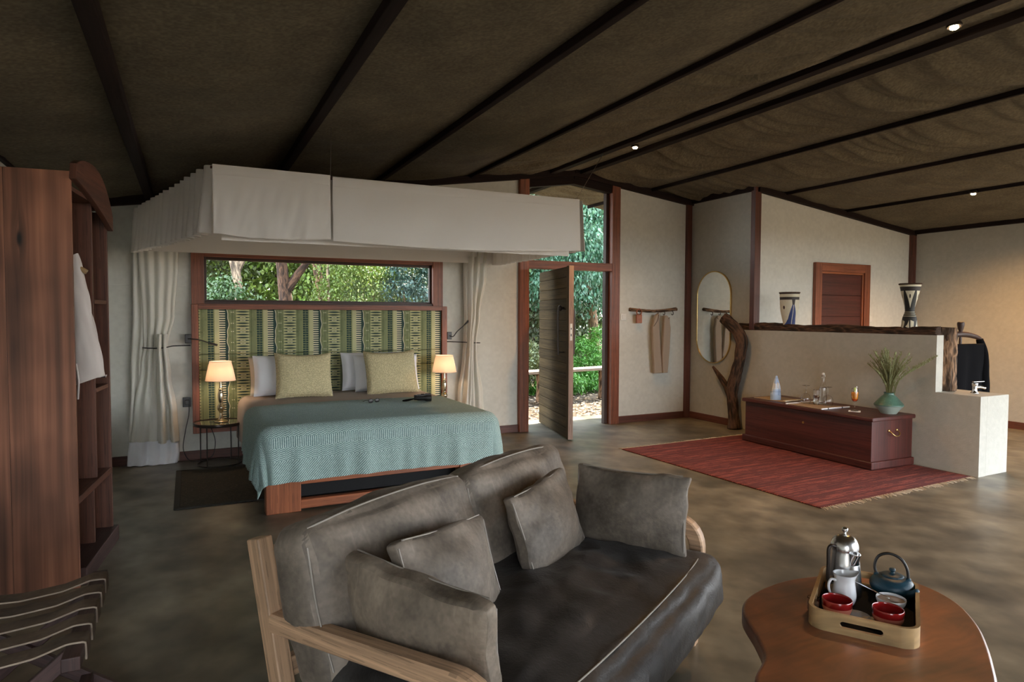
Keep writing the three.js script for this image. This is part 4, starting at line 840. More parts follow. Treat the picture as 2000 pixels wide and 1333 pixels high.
{
  const t = thing('napkin', 'pale blue checked napkin folded upright into a point', 'napkin', [6.11, CT + 0.006, -5.37], 0.4);
  const chk = mat('checked napkin', 0xffffff, 0.9, { map: canvasTex(256, 256, (c, w, h) => { c.fillStyle = '#a9c3e6'; c.fillRect(0, 0, w, h); c.fillStyle = 'rgba(240,243,245,0.6)'; c.fillRect(0, 0, w, 110); c.fillRect(0, 0, 110, h); c.fillStyle = 'rgba(60,80,130,0.4)'; c.fillRect(0, 150, w, 8); c.fillRect(150, 0, 8, h); }, { size: [0.2, 0.16] }) });
  const cone = (r0, y0, y1, tilt, seed, cut) => sheet((s, v) => { const a = s * Math.PI * 2, y = lerp(y0, y1, v), r = r0 * (1 - 0.9 * v ** 1.9) * (1 + 0.06 * n3(Math.cos(a) * 2, Math.sin(a) * 2, v * 3 + seed)); const k = cut ? Math.max(0, Math.cos(a)) * 0.07 * v : 0; return V(Math.cos(a) * r + tilt * v + 0.012 * Math.sin(v * 5), y - k, Math.sin(a) * r * 0.75); }, 40, 24, { thick: 0.004, uvScale: [0.35, 0.25] });
  part(t, 'napkin_cone', cone(0.062, 0.03, 0.275, 0.03, 2, false), chk);
  part(t, 'napkin_cuff', sheet((s, v) => { const a = s * Math.PI * 2; return V(Math.cos(a) * (0.066 + 0.004 * v), v * (0.075 + 0.02 * Math.cos(a + 1)), Math.sin(a) * 0.052); }, 40, 8, { thick: 0.005 }), M.blueCloth);
  part(t, 'tassel', wire([[-0.035, 0.2, 0.03], [-0.058, 0.19, 0.045], [-0.066, 0.165, 0.05], [-0.06, 0.14, 0.05]], 0.006, 14, 6), M.white);
}
{
  const t = thing('serving_mat', 'flat bamboo serving mat with white edge rods under the glasses', 'placemat', [6.11, CT, -4.81], -0.03);
  for (let i = 0; i < 22; i++) part(t, 'slat', bx(-0.19 + i * 0.0173, -0.1745 + i * 0.0173, 0, 0.007, -0.22, 0.22, 0.003), M.pouch);
  for (const z of [-0.23, 0.23]) { const r = part(t, 'edge_rod', cyl(0.008, 0.008, 0.42, 12).rotateZ(Math.PI / 2).translate(0.21, 0.009, z), M.white); if (z > 0) for (const x of [0.1, -0.11]) part(r, 'rod_tie', cyl(0.0088, 0.0088, 0.014, 12).rotateZ(Math.PI / 2).translate(x, 0.009, z), M.black); }
}
const shell = (pts, th = 0.0016) => { const c = new THREE.CatmullRomCurve3(pts.map(([r, y]) => V(r, y, 0)), false, 'centripetal').getPoints(40); const inn = c.map((p) => [Math.max(0.0002, p.x - th), p.y + 0.0004]).reverse(); return lathe([...c.map((p) => [p.x, p.y]), ...inn], 36); };
function upturned(label, x, z) {
  const t = thing('wine_glass', label, 'glass', [x, CT + 0.007, z], 0);
  part(t, 'bowl', shell([[0.036, 0], [0.042, 0.02], [0.044, 0.045], [0.036, 0.075], [0.018, 0.092], [0.006, 0.098]]), M.glass);
  part(t, 'glass_stem', turned([[0.006, 0.096], [0.004, 0.12], [0.0042, 0.15], [0.007, 0.164]], 20, 20), M.glass);
  part(t, 'glass_foot', lathe([[0, 0.163], [0.012, 0.164], [0.034, 0.168], [0.034, 0.17], [0, 0.171]], 32), M.glass);
  t.scale.setScalar(1.2);
  return t;
}
const g1 = upturned('upturned wine glass on the serving mat, standing nearer the blue napkin', 6.12, -4.965);
copyOf(g1, [6.2, CT + 0.007, -4.75], 0, 'upturned wine glass on the serving mat, standing in front of the bottle');
{
  const t = thing('tumbler', 'straight glass tumbler of water beside the clip top bottle', 'glass', [6.16, CT + 0.007, -4.86]);
  t.scale.setScalar(1.12);
  part(t, 'tumbler_wall', shell([[0.026, 0.001], [0.028, 0.05], [0.03, 0.145]]), M.glass);
  part(t, 'tumbler_base', lathe([[0, 0], [0.027, 0], [0.027, 0.01], [0, 0.01]], 32), M.glass);
  part(t, 'water', lathe([[0, 0.011], [0.026, 0.011], [0.0275, 0.09], [0, 0.09]], 32), M.water);
}
{
  const t = thing('water_bottle', 'tall clear glass water bottle with a white clip stopper', 'bottle', [6.29, CT, -4.88]);
  t.scale.set(1.05, 1.12, 1.05);
  part(t, 'bottle_glass', shell([[0.002, 0.002], [0.034, 0.002], [0.037, 0.01], [0.037, 0.13], [0.033, 0.17], [0.02, 0.21], [0.0135, 0.25], [0.0135, 0.29]]), M.glass);
  part(t, 'water', turned([[0, 0.006], [0.033, 0.006], [0.0345, 0.02], [0.0345, 0.13], [0.03, 0.165], [0, 0.166]], 32, 40), M.water);
  part(t, 'stopper', turned([[0, 0.29], [0.014, 0.292], [0.014, 0.306], [0.008, 0.313], [0, 0.314]], 24, 20), M.white);
  part(t, 'wire_clip', [wire([[0, 0.3, 0.014], [0.0, 0.285, 0.019], [0.002, 0.262, 0.019], [0.0, 0.25, 0.014]], 0.0016, 14, 6), wire([[0, 0.3, -0.014], [0.0, 0.285, -0.019], [0.002, 0.262, -0.019], [0.0, 0.25, -0.014]], 0.0016, 14, 6)], M.chrome);
}
{
  const t = thing('coaster', 'white paper coaster under the stemmed glass of juice', 'coaster', [6.12, CT, -4.375], 0.6);
  part(t, 'coaster_sheet', bx(-0.055, 0.055, 0, 0.003, -0.055, 0.055, 0.0012), M.white);
  const k = thing('juice_glass', 'stemmed glass of orange juice with red syrup and a lime slice', 'drink', [6.12, CT + 0.003, -4.375]);
  k.scale.set(1.2, 1.38, 1.2);
  part(k, 'glass_foot', lathe([[0, 0], [0.03, 0.001], [0.03, 0.003], [0.008, 0.007], [0.004, 0.012], [0.0038, 0.06], [0.005, 0.07]], 32), M.glass);
  part(k, 'bowl', shell([[0.004, 0.068], [0.018, 0.076], [0.028, 0.1], [0.029, 0.125], [0.024, 0.17]]), M.glass);
  part(k, 'syrup', turned([[0, 0.0725], [0.014, 0.077], [0.0225, 0.09], [0, 0.091]], 28, 20), M.juiceLow);
  part(k, 'juice', turned([[0, 0.0915], [0.0225, 0.0915], [0.0262, 0.105], [0.0272, 0.125], [0.0258, 0.142], [0, 0.143]], 28, 24), M.juiceTop);
  part(k, 'lime_slice', cyl(0.017, 0.017, 0.004, 20).rotateX(Math.PI / 2).translate(-0.008, 0.16, 0.004), M.lime);
  part(k, 'straw', cyl(0.0035, 0.0035, 0.11, 10).rotateZ(-0.06).translate(0.008, 0.075, 0.006), M.white);
}
{
  const t = thing('vase', 'round green and white glazed vase on the near end of the chest', 'vase', [6.3, CT, -4.13], 2.4);
  part(t, 'vase_body', turned([[0, 0.0], [0.068, 0.0], [0.076, 0.01], [0.11, 0.055], [0.134, 0.086], [0.132, 0.096], [0.105, 0.13], [0.07, 0.17], [0.05, 0.19], [0.047, 0.206], [0.052, 0.214]], 56, 80), M.glaze);
  part(t, 'vase_mouth', lathe([[0.052, 0.214], [0.046, 0.213], [0.04, 0.19], [0.04, 0.14], [0, 0.139]], 40), M.teal);
  const p = thing('dried_plant', 'bunch of dried feathery green stems standing in the vase', 'plant', [6.3, CT + 0.16, -4.13]);
  const r = rng(404), stems = [], sprigs = [];
  for (let i = 0; i < 80; i++) {
    const a = r() * Math.PI * 2, reach = 0.05 + 0.17 * r() ** 1.2, h = 0.2 + 0.24 * r();
    const far = i < 5, x = far ? Math.cos(0.95 + 0.1 * i) * (0.26 + 0.04 * i) : Math.cos(a) * reach, z = far ? Math.sin(0.95 + 0.1 * i) * (0.26 + 0.04 * i) : Math.sin(a) * reach, y = far ? 0.32 + 0.03 * i : h + 0.06;
    const c = new THREE.CatmullRomCurve3([V(x * 0.1, 0, z * 0.1), V(x * 0.22, y * 0.42, z * 0.22), V(x * 0.6, y * 0.78, z * 0.6), V(x, y, z)]);
    stems.push(new THREE.TubeGeometry(c, 10, 0.0017, 5));
    for (let k = 0; k < 40; k++) {
      const q = c.getPoint(0.3 + 0.7 * r()), d = V(r() - 0.5, 0.3 + r() * 0.6, r() - 0.5).normalize(), L = 0.012 + 0.026 * r();
      sprigs.push(new THREE.ConeGeometry(0.0042, L, 4).translate(0, L / 2, 0).applyQuaternion(new THREE.Quaternion().setFromUnitVectors(V(0, 1, 0), d)).translate(q.x, q.y, q.z));
    }
  }
  part(p, 'plant_stems', stems, M.twig);
  part(p, 'sprigs', sprigs, mat('sage sprig', rgb(0.2, 0.215, 0.1), 0.95)).userData.kind = 'stuff';
}
{ // red rug
  const t = thing('rug', 'red woven rag rug with pale fringed ends in front of the partition', 'rug', [5.42, 0, -4.68], 0.028);
  const w = 2.13, d = 2.5, g = sheet((s, v) => V(lerp(-w / 2, w / 2, s), 0.01 + 0.003 * n3(s * 6, v * 6, 2) * (s > 0.02 && s < 0.98 ? 1 : 0.3), lerp(d / 2, -d / 2, v)), 40, 60, { thick: 0.009, uvScale: [w, d] });
  part(t, 'rug_weave', g, M.rug);
  const r = rng(8), fr = [];
  for (const e of [1, -1]) for (let i = 0; i < 150; i++) {
    const x = lerp(-w / 2, w / 2, (i + r()) / 150), L = 0.02 + 0.05 * r(), a = (r() - 0.5) * 1.2;
    fr.push(wire([[x, 0.008, (e * d) / 2 - e * 0.005], [x + a * L * 0.5, 0.008, e * (d / 2 + L * 0.5)], [x + a * L * 1.3, 0.003, e * (d / 2 + L)]], 0.0024, 5, 4));
  }
  part(t, 'fringe', fr, M.fringe).userData.kind = 'stuff';
}
// ---------- near side: wardrobe, luggage rack, sofa, coffee table ----------
{ // wardrobe standing open towards the room, seen along its end panel
  const turn = -0.113, t = thing('wardrobe', 'tall open reddish wooden wardrobe at the left edge with shelves and an arched top board', 'wardrobe', [-0.55, 0, -4.18], turn);
  // local: x = 0 is the open front, -x is depth; z = 0 is the near end panel, -z runs along the front
  const D = 0.52, W = 0.8;
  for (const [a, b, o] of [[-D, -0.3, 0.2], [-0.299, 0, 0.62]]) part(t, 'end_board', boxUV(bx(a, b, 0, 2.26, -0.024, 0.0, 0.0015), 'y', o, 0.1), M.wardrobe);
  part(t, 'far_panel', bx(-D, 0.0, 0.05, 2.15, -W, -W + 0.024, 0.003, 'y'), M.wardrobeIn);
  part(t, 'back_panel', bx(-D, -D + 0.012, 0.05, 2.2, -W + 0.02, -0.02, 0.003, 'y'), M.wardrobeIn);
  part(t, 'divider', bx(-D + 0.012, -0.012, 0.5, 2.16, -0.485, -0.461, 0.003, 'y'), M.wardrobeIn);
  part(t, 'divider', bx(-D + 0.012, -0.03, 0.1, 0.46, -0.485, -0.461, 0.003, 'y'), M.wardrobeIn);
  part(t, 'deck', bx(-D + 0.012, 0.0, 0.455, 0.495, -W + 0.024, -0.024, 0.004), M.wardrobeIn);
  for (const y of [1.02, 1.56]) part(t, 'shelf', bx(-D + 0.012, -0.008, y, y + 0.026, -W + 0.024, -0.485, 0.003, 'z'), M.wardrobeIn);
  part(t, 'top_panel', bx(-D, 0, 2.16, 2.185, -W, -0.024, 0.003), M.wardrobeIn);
  part(t, 'plinth', bx(-D, 0.028, 0, 0.1, -W - 0.02, -0.03, 0.006), M.rack);
  const s = new THREE.Shape(); // arched header on the open front
  s.moveTo(0.02, 2.22); s.lineTo(0.0, 2.3); s.quadraticCurveTo(-0.12, 2.36, -0.34, 2.36); s.quadraticCurveTo(-0.62, 2.36, -0.8, 2.13); s.lineTo(-0.8, 2.04); s.quadraticCurveTo(-0.4, 2.17, 0.02, 2.22);
  part(t, 'arched_header', boxUV(new THREE.ExtrudeGeometry(s, { depth: 0.028, bevelEnabled: true, bevelSize: 0.003, bevelThickness: 0.003, bevelSegments: 2, curveSegments: 24 }).rotateY(-Math.PI / 2).translate(0.03, 0, 0), 'z'), M.wardrobeIn);
  part(t, 'hanging_rail', cyl(0.012, 0.012, 0.44, 14).rotateX(Math.PI / 2).translate(-0.2, 1.9, -0.465), M.bronze);
  const h = thing('clothes_hanger', 'pale wooden clothes hanger carrying the linen robe in the wardrobe', 'hanger', [-0.55, 0, -4.18], turn);
  part(h, 'hanger_arms', limb([V(-0.43, 1.735, -0.2), V(-0.32, 1.79, -0.2), V(-0.2, 1.82, -0.2), V(-0.08, 1.79, -0.2), V(0.02, 1.735, -0.2)], [0.014, 0.016, 0.018, 0.016, 0.014], { seg: 24, radial: 12 }), M.tray);
  part(h, 'hanger_hook', wire([[-0.2, 1.82, -0.2], [-0.2, 1.86, -0.2], [-0.185, 1.895, -0.2], [-0.2, 1.916, -0.2], [-0.218, 1.905, -0.2]], 0.0028, 20, 8), M.steel);
  const r = thing('robe', 'oat coloured linen robe hanging in the wardrobe, one sleeve falling outside', 'robe', [-0.55, 0, -4.18], turn);
  part(r, 'robe_body', sheet((a, v) => { const y = lerp(1.8, 1.36, v), w = lerp(0.13, 0.19, smooth(v, 0, 0.4)); const ang = a * Math.PI * 2; return V(-0.21 + Math.cos(ang) * w * (1 + 0.04 * n3(a * 9, v * 3, 1)), y - 0.07 * Math.abs(Math.cos(ang)) * (1 - v) + 0.03 * (1 - v), -0.2 + Math.sin(ang) * (0.035 + 0.025 * v) + 0.012 * n3(Math.cos(ang) * 3, v * 2, 5)); }, 60, 36, { thick: 0.004 }), M.robe);
  const sleeve = (sx, seed) => sheet((a, v) => { const ang = a * Math.PI * 2, c = V(lerp(-0.085, 0.02, v ** 0.8), lerp(1.79, 1.12, v), -0.2); const w = lerp(0.06, 0.085, v), d = 0.035 + 0.012 * v; const cx = sx > 0 ? c.x : -0.42 - c.x; const f = 0.01 * n3(Math.cos(ang) * 2, Math.sin(ang) * 2 + seed, v * 5); return V(cx + Math.cos(ang) * (w + f), c.y + Math.cos(ang) * sx * 0.05 * (1 - v) + (v > 0.98 ? 0.03 * Math.cos(ang) * sx : 0), c.z + Math.sin(ang) * (d + f)); }, 44, 40, { thick: 0.004 });
  part(r, 'sleeve', sleeve(1, 1), M.robe); part(r, 'sleeve', sleeve(-1, 5), M.robe);
  part(r, 'belt', wire([[-0.03, 1.22, -0.15], [-0.02, 1.12, -0.148], [-0.025, 1.02, -0.148]], 0.006, 14, 6), M.robe);
}
{ // folding luggage rack
  const t = thing('luggage_rack', 'dark wooden folding luggage rack with hide straps in front of the wardrobe', 'luggage rack', [-0.56, 0, -2.62]);
  const X = (x) => x + 0.56, Z = (z) => z + 2.62;
  for (const x of [-0.322, -0.8]) part(t, 'top_bar', bx(X(x - 0.025), X(x + 0.025), 0.45, 0.493, Z(-2.97), Z(-2.24), 0.004), M.rack);
  for (const z of [-2.9, -2.4]) {
    part(t, 'leg', bar(V(X(-0.322), 0.452, Z(z)), V(X(-0.86), 0.0, Z(z)), 0.024, 0.05), M.rack);
    part(t, 'leg', bar(V(X(-0.8), 0.452, Z(z + 0.026)), V(X(-0.2), 0.0, Z(z + 0.026)), 0.024, 0.05), M.rack);
    part(t, 'pivot_bolt', cyl(0.007, 0.007, 0.07, 12).rotateX(Math.PI / 2).translate(X(-0.555), 0.243, Z(z - 0.02)), M.steel);
  }
  part(t, 'stretcher', bx(X(-0.72), X(-0.68), 0.1, 0.14, Z(-2.9), Z(-2.4), 0.004), M.rack);
  part(t, 'stretcher', bx(X(-0.38), X(-0.34), 0.1, 0.14, Z(-2.88), Z(-2.38), 0.004), M.rack);
  for (let i = 0; i < 5; i++) {
    const z = -2.895 + i * 0.132;
    const path = [[-0.826, 0.435], [-0.828, 0.493], [-0.8, 0.498], [-0.7, 0.472], [-0.56, 0.462], [-0.43, 0.474], [-0.344, 0.499], [-0.296, 0.498], [-0.292, 0.49], [-0.291, 0.44]];
    const c = new THREE.CatmullRomCurve3(path.map(([x, y]) => V(X(x), y, 0)), false, 'catmullrom', 0.12);
    part(t, 'strap', boxUV(sheet((s, v) => { const p = c.getPointAt(s); return V(p.x, p.y, Z(z) + lerp(0.038, -0.038, v)); }, 60, 3, { thick: 0.0045 }), 'x'), M.strap);
    part(t, 'strap_edge', boxUV(sheet((s, v) => { const p = c.getPointAt(s); return V(p.x, p.y + 0.0004, Z(z) + lerp(0.0405, 0.038, v)); }, 60, 1, { thick: 0.0053 }), 'x'), M.pouch, 'pale cut edge of the strap');
  }
}
{ // sofa: local x along the seat, z to its front
  const pos = [0.21, 0, -2.156], turn = Math.PI / 6, t = thing('sofa', 'two seat oak framed sofa with grey brown leather back cushions and charcoal seat', 'sofa', pos, turn);
  const W = 1.66;
  for (const x of [0, W - 0.056]) {
    part(t, 'rear_post', bar(V(x + 0.028, 0, 0.115), V(x + 0.028, 0.775, -0.074), 0.056, 0.062, 0.006, V(0, 0, 1)), M.sofaWood);
    // arm rail that bends down into the front leg
    const path = new THREE.CurvePath();
    path.add(new THREE.LineCurve3(V(x + 0.028, 0.52, 0.01), V(x + 0.028, 0.558, 0.73)));
    path.add(new THREE.QuadraticBezierCurve3(V(x + 0.028, 0.558, 0.73), V(x + 0.028, 0.564, 0.858), V(x + 0.028, 0.44, 0.862)));
    path.add(new THREE.LineCurve3(V(x + 0.028, 0.44, 0.862), V(x + 0.028, 0.0, 0.832)));
    const pts = path.getSpacedPoints(60), P = [];
    const g = sheet((s, v) => { // square section swept along the bend
      const k = s * 60, i = Math.min(59, Math.floor(k)), c = pts[i].clone().lerp(pts[i + 1], k - i), d = pts[Math.min(60, i + 1)].clone().sub(pts[Math.max(0, i - 1)]).normalize(), n = V(0, d.z, -d.y);
      const q = ((v * 4) % 4), h = 0.031, w = 0.028, e = 0.006;
      const cs = [[-w, h - e], [-w + e, h], [w - e, h], [w, h - e], [w, -h + e], [w - e, -h], [-w + e, -h], [-w, -h + e], [-w, h - e]], f = v * 8, j = Math.min(7, Math.floor(f + 1e-6)), a = lerp(cs[j][0], cs[j + 1][0], f - j), b = lerp(cs[j][1], cs[j + 1][1], f - j);
      return c.add(V(a, 0, 0)).addScaledVector(n, b);
    }, 60, 8);
    const flat = g.toNonIndexed(); flat.computeVertexNormals();
    part(t, 'arm_rail', boxUV(flat, 'z', 0.3, 0.2), M.sofaWood);
  }
  part(t, 'back_rail', bar(V(0.05, 0.7, -0.062), V(W - 0.05, 0.7, -0.062), 0.03, 0.07), M.sofaWood);
  part(t, 'back_rail', bar(V(0.05, 0.36, 0.02), V(W - 0.05, 0.36, 0.02), 0.03, 0.07), M.sofaWood);
  part(t, 'seat_rail', bx(0.056, W - 0.056, 0.16, 0.225, 0.8, 0.84, 0.005), M.sofaWood);
  part(t, 'seat_rail', bx(0.056, W - 0.056, 0.16, 0.225, 0.06, 0.1, 0.005), M.sofaWood);
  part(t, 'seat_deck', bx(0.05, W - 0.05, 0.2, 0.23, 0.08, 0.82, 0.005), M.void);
  // seat cushion with a rounded, overhanging front
  const seat = part(t, 'seat_cushion', stuffed(W - 0.1, 0.24, 0.92, { r: 0.075, puff: [0.03, 0.035, 0.035], crease: 0.016, freq: 4, seed: 4, n: 46, bend: (q, X, Y, Z) => { if (Y > 0.4 && Z < 0.6) q.y += 0.014 * n3(q.x * 6, q.z * 8, 3) + 0.008 * n3(q.x * 13, q.z * 15, 8); if (Z > 0.5) q.y -= 0.02 * (Z - 0.5); } }).translate(W / 2, 0.345, 0.54), M.leatherDark, 'charcoal leather seat cushion');
  const seam = (pts, r = 0.0045) => wire(pts, r, 50, 6);
  part(seat, 'seam_piping', seam([[0.11, 0.455, 0.905], [0.4, 0.466, 0.935], [0.83, 0.468, 0.945], [1.25, 0.464, 0.935], [1.55, 0.452, 0.905]], 0.0032), M.piping);
  // two back cushions leaning on the rails
  for (const [i, x] of [[0, 0.44], [1, 1.225]]) {
    const cw = i ? 0.8 : 0.84, c = part(t, 'back_cushion', stuffed(cw, 0.5, 0.2, { r: 0.055, puff: [0.02, 0.03, 0.045], crease: 0.013, freq: 5, seed: 11 + i * 5, n: 40 }), M.leather, 'grey brown leather back cushion');
    c.position.set(x, 0.585, 0.13); c.rotation.x = -0.3; c.rotation.z = i ? 0.0 : 0.01;
    const hw = cw / 2, y = 0.247, z = 0.068;
    part(c, 'seam_piping', [seam([[-hw + 0.04, y - 0.006, z], [-hw * 0.4, y + 0.012, z + 0.012], [hw * 0.4, y + 0.012, z + 0.012], [hw - 0.04, y - 0.006, z]], 0.0035), seam([[-hw + 0.012, y - 0.06, z + 0.02], [-hw + 0.0, 0, z + 0.022], [-hw + 0.012, -y + 0.06, z + 0.02]], 0.0035)], M.piping);
  }
}
// loose cushions on the sofa (placed in the sofa's own axes)
const sofaAt = (x, y, z) => { const c = Math.cos(Math.PI / 6), s = Math.sin(Math.PI / 6); return [0.21 + x * c + z * s, y, -2.156 - x * s + z * c]; };
function looseCushion(label, w, h, d, x, y, z, ry, lean, roll, seed, m = M.leather) {
  const t = thing('cushion', label, 'cushion', sofaAt(x, y, z), 0);
  t.rotation.set(-lean, Math.PI / 6 + ry, roll, 'YXZ');
  part(t, 'cover', merge([stuffed(w, h, d, { r: 0.02, puff: [-0.008, -0.008, 0.066], crease: 0.014, freq: 6, seed, n: 44, pinch: 0.02 })]), m);
  const e = (sx, z2) => wire([[sx * (w / 2 - 0.008), -h / 2 + 0.025, z2], [sx * (w / 2 - 0.004 - 0.012), 0, z2], [sx * (w / 2 - 0.008), h / 2 - 0.025, z2]], 0.003, 30, 6);
  part(t, 'seam_piping', [e(-1, d * 0.42), e(1, d * 0.42), wire([[-w / 2 + 0.03, h / 2 - 0.004, d * 0.42], [0, h / 2 - 0.012, d * 0.42], [w / 2 - 0.03, h / 2 - 0.004, d * 0.42]], 0.003, 30, 6)], M.piping);
  return t;
}
looseCushion('small leather cushion leaning on the left back cushion, behind the pale arm cushion', 0.52, 0.36, 0.05, 0.43, 0.605, 0.4, 0.12, 0.35, -0.1, 31);
looseCushion('small leather cushion leaning on the right back cushion', 0.5, 0.36, 0.05, 1.12, 0.61, 0.37, 0.06, 0.33, 0.05, 37);
looseCushion('leather cushion against the far right arm of the sofa', 0.53, 0.36, 0.05, 1.475, 0.62, 0.6, -Math.PI / 2 + 0.08, 0.17, 0, 43);
looseCushion('paler leather cushion, partly light in its colour, against the near left arm of the sofa', 0.6, 0.35, 0.055, 0.165, 0.568, 0.485, Math.PI / 2 - 0.06, 0.14, 0.03, 47, M.leatherPaleLit);
// coffee table: kidney-shaped slab on three stout legs
const TT = 0.45;
{
  const t = thing('coffee_table', 'polished red brown kidney shaped coffee table in the right foreground', 'coffee table', [2.1, 0, -1.3]);
  const outline = [[1.748, -1.663], [1.83, -1.73], [1.968, -1.776], [2.152, -1.788], [2.379, -1.728], [2.505, -1.65], [2.56, -1.55], [2.555, -1.46], [2.515, -1.365], [2.4, -1.238], [2.278, -1.144], [2.16, -1.066], [2.04, -0.995], [1.85, -0.92], [1.6, -0.91], [1.42, -1.0], [1.375, -1.15], [1.441, -1.319], [1.58, -1.416], [1.66, -1.522]];
  const c = new THREE.CatmullRomCurve3(outline.map(([x, z]) => V(x - 2.1, 0, z + 1.3)), true, 'centripetal').getPoints(160);
  const s = new THREE.Shape(c.map((p) => new THREE.Vector2(p.x, -p.z)));
  part(t, 'table_top', boxUV(new THREE.ExtrudeGeometry(s, { depth: 0.034, bevelEnabled: true, bevelSize: 0.012, bevelThickness: 0.012, bevelOffset: -0.012, bevelSegments: 5 }).rotateX(-Math.PI / 2).translate(0, TT - 0.046, 0), 'x'), M.table);
  for (const [x, z] of [[2.0, -1.6], [2.35, -1.42], [1.72, -1.1]]) part(t, 'leg', limb([V((x - 2.1) * 1.08, 0, (z + 1.3) * 1.08), V(x - 2.1, 0.2, z + 1.3), V(x - 2.1, 0.406, z + 1.3)], [0.045, 0.05, 0.06], { seg: 14, radial: 20 }), M.table);
}
const trayTurn = 0.56;
const trayAt = (x, z) => { const c = Math.cos(trayTurn), s = Math.sin(trayTurn); return [2.137 + x * c + z * s, -1.468 - x * s + z * c]; };
const trayLocal = (X, Z) => { const c = Math.cos(trayTurn), s = Math.sin(trayTurn), dx = X - 2.137, dz = Z + 1.468; return [dx * c - dz * s, dx * s + dz * c]; };
{ // tray: long axis local x, near handle at -x... short ends carry the grip slots
  const t = thing('serving_tray', 'birch serving tray with cut grip slots and a black base on the coffee table', 'tray', [2.137, TT, -1.468], trayTurn);
  const L = 0.228, B = 0.163, rad = 0.055, h = 0.066, th = 0.012;
  const rr = (l, b, r) => { const s = new THREE.Shape(); s.moveTo(-l + r, -b); s.lineTo(l - r, -b); s.absarc(l - r, -b + r, r, -Math.PI / 2, 0); s.lineTo(l, b - r); s.absarc(l - r, b - r, r, 0, Math.PI / 2); s.lineTo(-l + r, b); s.absarc(-l + r, b - r, r, Math.PI / 2, Math.PI); s.lineTo(-l, -b + r); s.absarc(-l + r, -b + r, r, Math.PI, Math.PI * 1.5); return s; };
  part(t, 'tray_base', new THREE.ExtrudeGeometry(rr(L - 0.004, B - 0.004, rad), { depth: 0.007, bevelEnabled: false, curveSegments: 16 }).rotateX(-Math.PI / 2).translate(0, 0.003, 0), M.trayBase);
  // long sides with their rounded corners, then the two short ends with a rounded grip slot
  const side = (sgn) => { const q = B - rad, s = new THREE.Shape(); s.moveTo(L, sgn * q); s.absarc(L - rad, sgn * q, rad, 0, (sgn * Math.PI) / 2, sgn < 0); s.lineTo(-L + rad, sgn * B); s.absarc(-L + rad, sgn * q, rad, (sgn * Math.PI) / 2, sgn * Math.PI, sgn < 0); s.lineTo(-L + th, sgn * q); s.absarc(-L + rad, sgn * q, rad - th, sgn * Math.PI, (sgn * Math.PI) / 2, sgn > 0); s.lineTo(L - rad, sgn * (B - th)); s.absarc(L - rad, sgn * q, rad - th, (sgn * Math.PI) / 2, 0, sgn > 0); s.lineTo(L, sgn * q); return new THREE.ExtrudeGeometry(s, { depth: h, bevelEnabled: false, curveSegments: 16 }).rotateX(-Math.PI / 2); };
  const end = (x0) => { const q = B - rad, s = new THREE.Shape([[-q, 0], [q, 0], [q, h], [-q, h]].map(([a, b]) => new THREE.Vector2(a, b))), o = new THREE.Path(), c = 0.033, r = 0.0105, g = 0.052; o.absarc(g, c, r, -Math.PI / 2, Math.PI / 2); o.absarc(-g, c, r, Math.PI / 2, Math.PI * 1.5); s.holes.push(o); return new THREE.ExtrudeGeometry(s, { depth: th, bevelEnabled: false, curveSegments: 14 }).rotateY(Math.PI / 2).translate(x0, 0, 0); };
  part(t, 'tray_wall', boxUV(merge([side(1), side(-1), end(-L), end(L - th)]), 'x'), M.tray);
}
const TB = TT + 0.0105;
const onTray = (name, label, cat, X, Z, turn = 0) => thing(name, label, cat, [X, TB, Z], turn);
{
  const t = onTray('coffee_pot', 'tall brushed steel coffee pot with domed lid on the tray', 'coffee pot', 2.2, -1.6, -0.33);
  part(t, 'pot_body', turned([[0, 0], [0.06, 0], [0.062, 0.004], [0.06, 0.05], [0.054, 0.12], [0.048, 0.172], [0.048, 0.178]], 56, 60), M.steel);
  part(t, 'lid', turned([[0.049, 0.179], [0.0495, 0.183], [0.047, 0.2], [0.036, 0.222], [0.02, 0.234], [0.006, 0.238], [0.004, 0.246]], 48, 40), M.steel);
  part(t, 'lid_knob', new THREE.SphereGeometry(0.0115, 20, 16).translate(0, 0.255, 0), M.chrome);
  // pointed spout lip towards the bottom right
  part(t, 'spout', sheet((s, v) => { const a = (s - 0.5) * 0.75, y = lerp(0.176, 0.128, v), k = (1 - v) * Math.cos((s - 0.5) * Math.PI) * 0.022; const r = 0.0485 + (0.178 - y) * 0.11 + k + 0.0008; return V(r * Math.sin(a + 0.15), y, r * Math.cos(a + 0.15)); }, 16, 12, { thick: 0.002 }), M.chrome);
  part(t, 'handle', [wire([[-0.046, 0.192, 0.012], [-0.06, 0.198, 0.012], [-0.07, 0.19, 0.012], [-0.073, 0.13, 0.014], [-0.074, 0.06, 0.016], [-0.062, 0.045, 0.014]], 0.0068, 40, 10)], M.bronze);
  t.scale.y = 0.93;
}
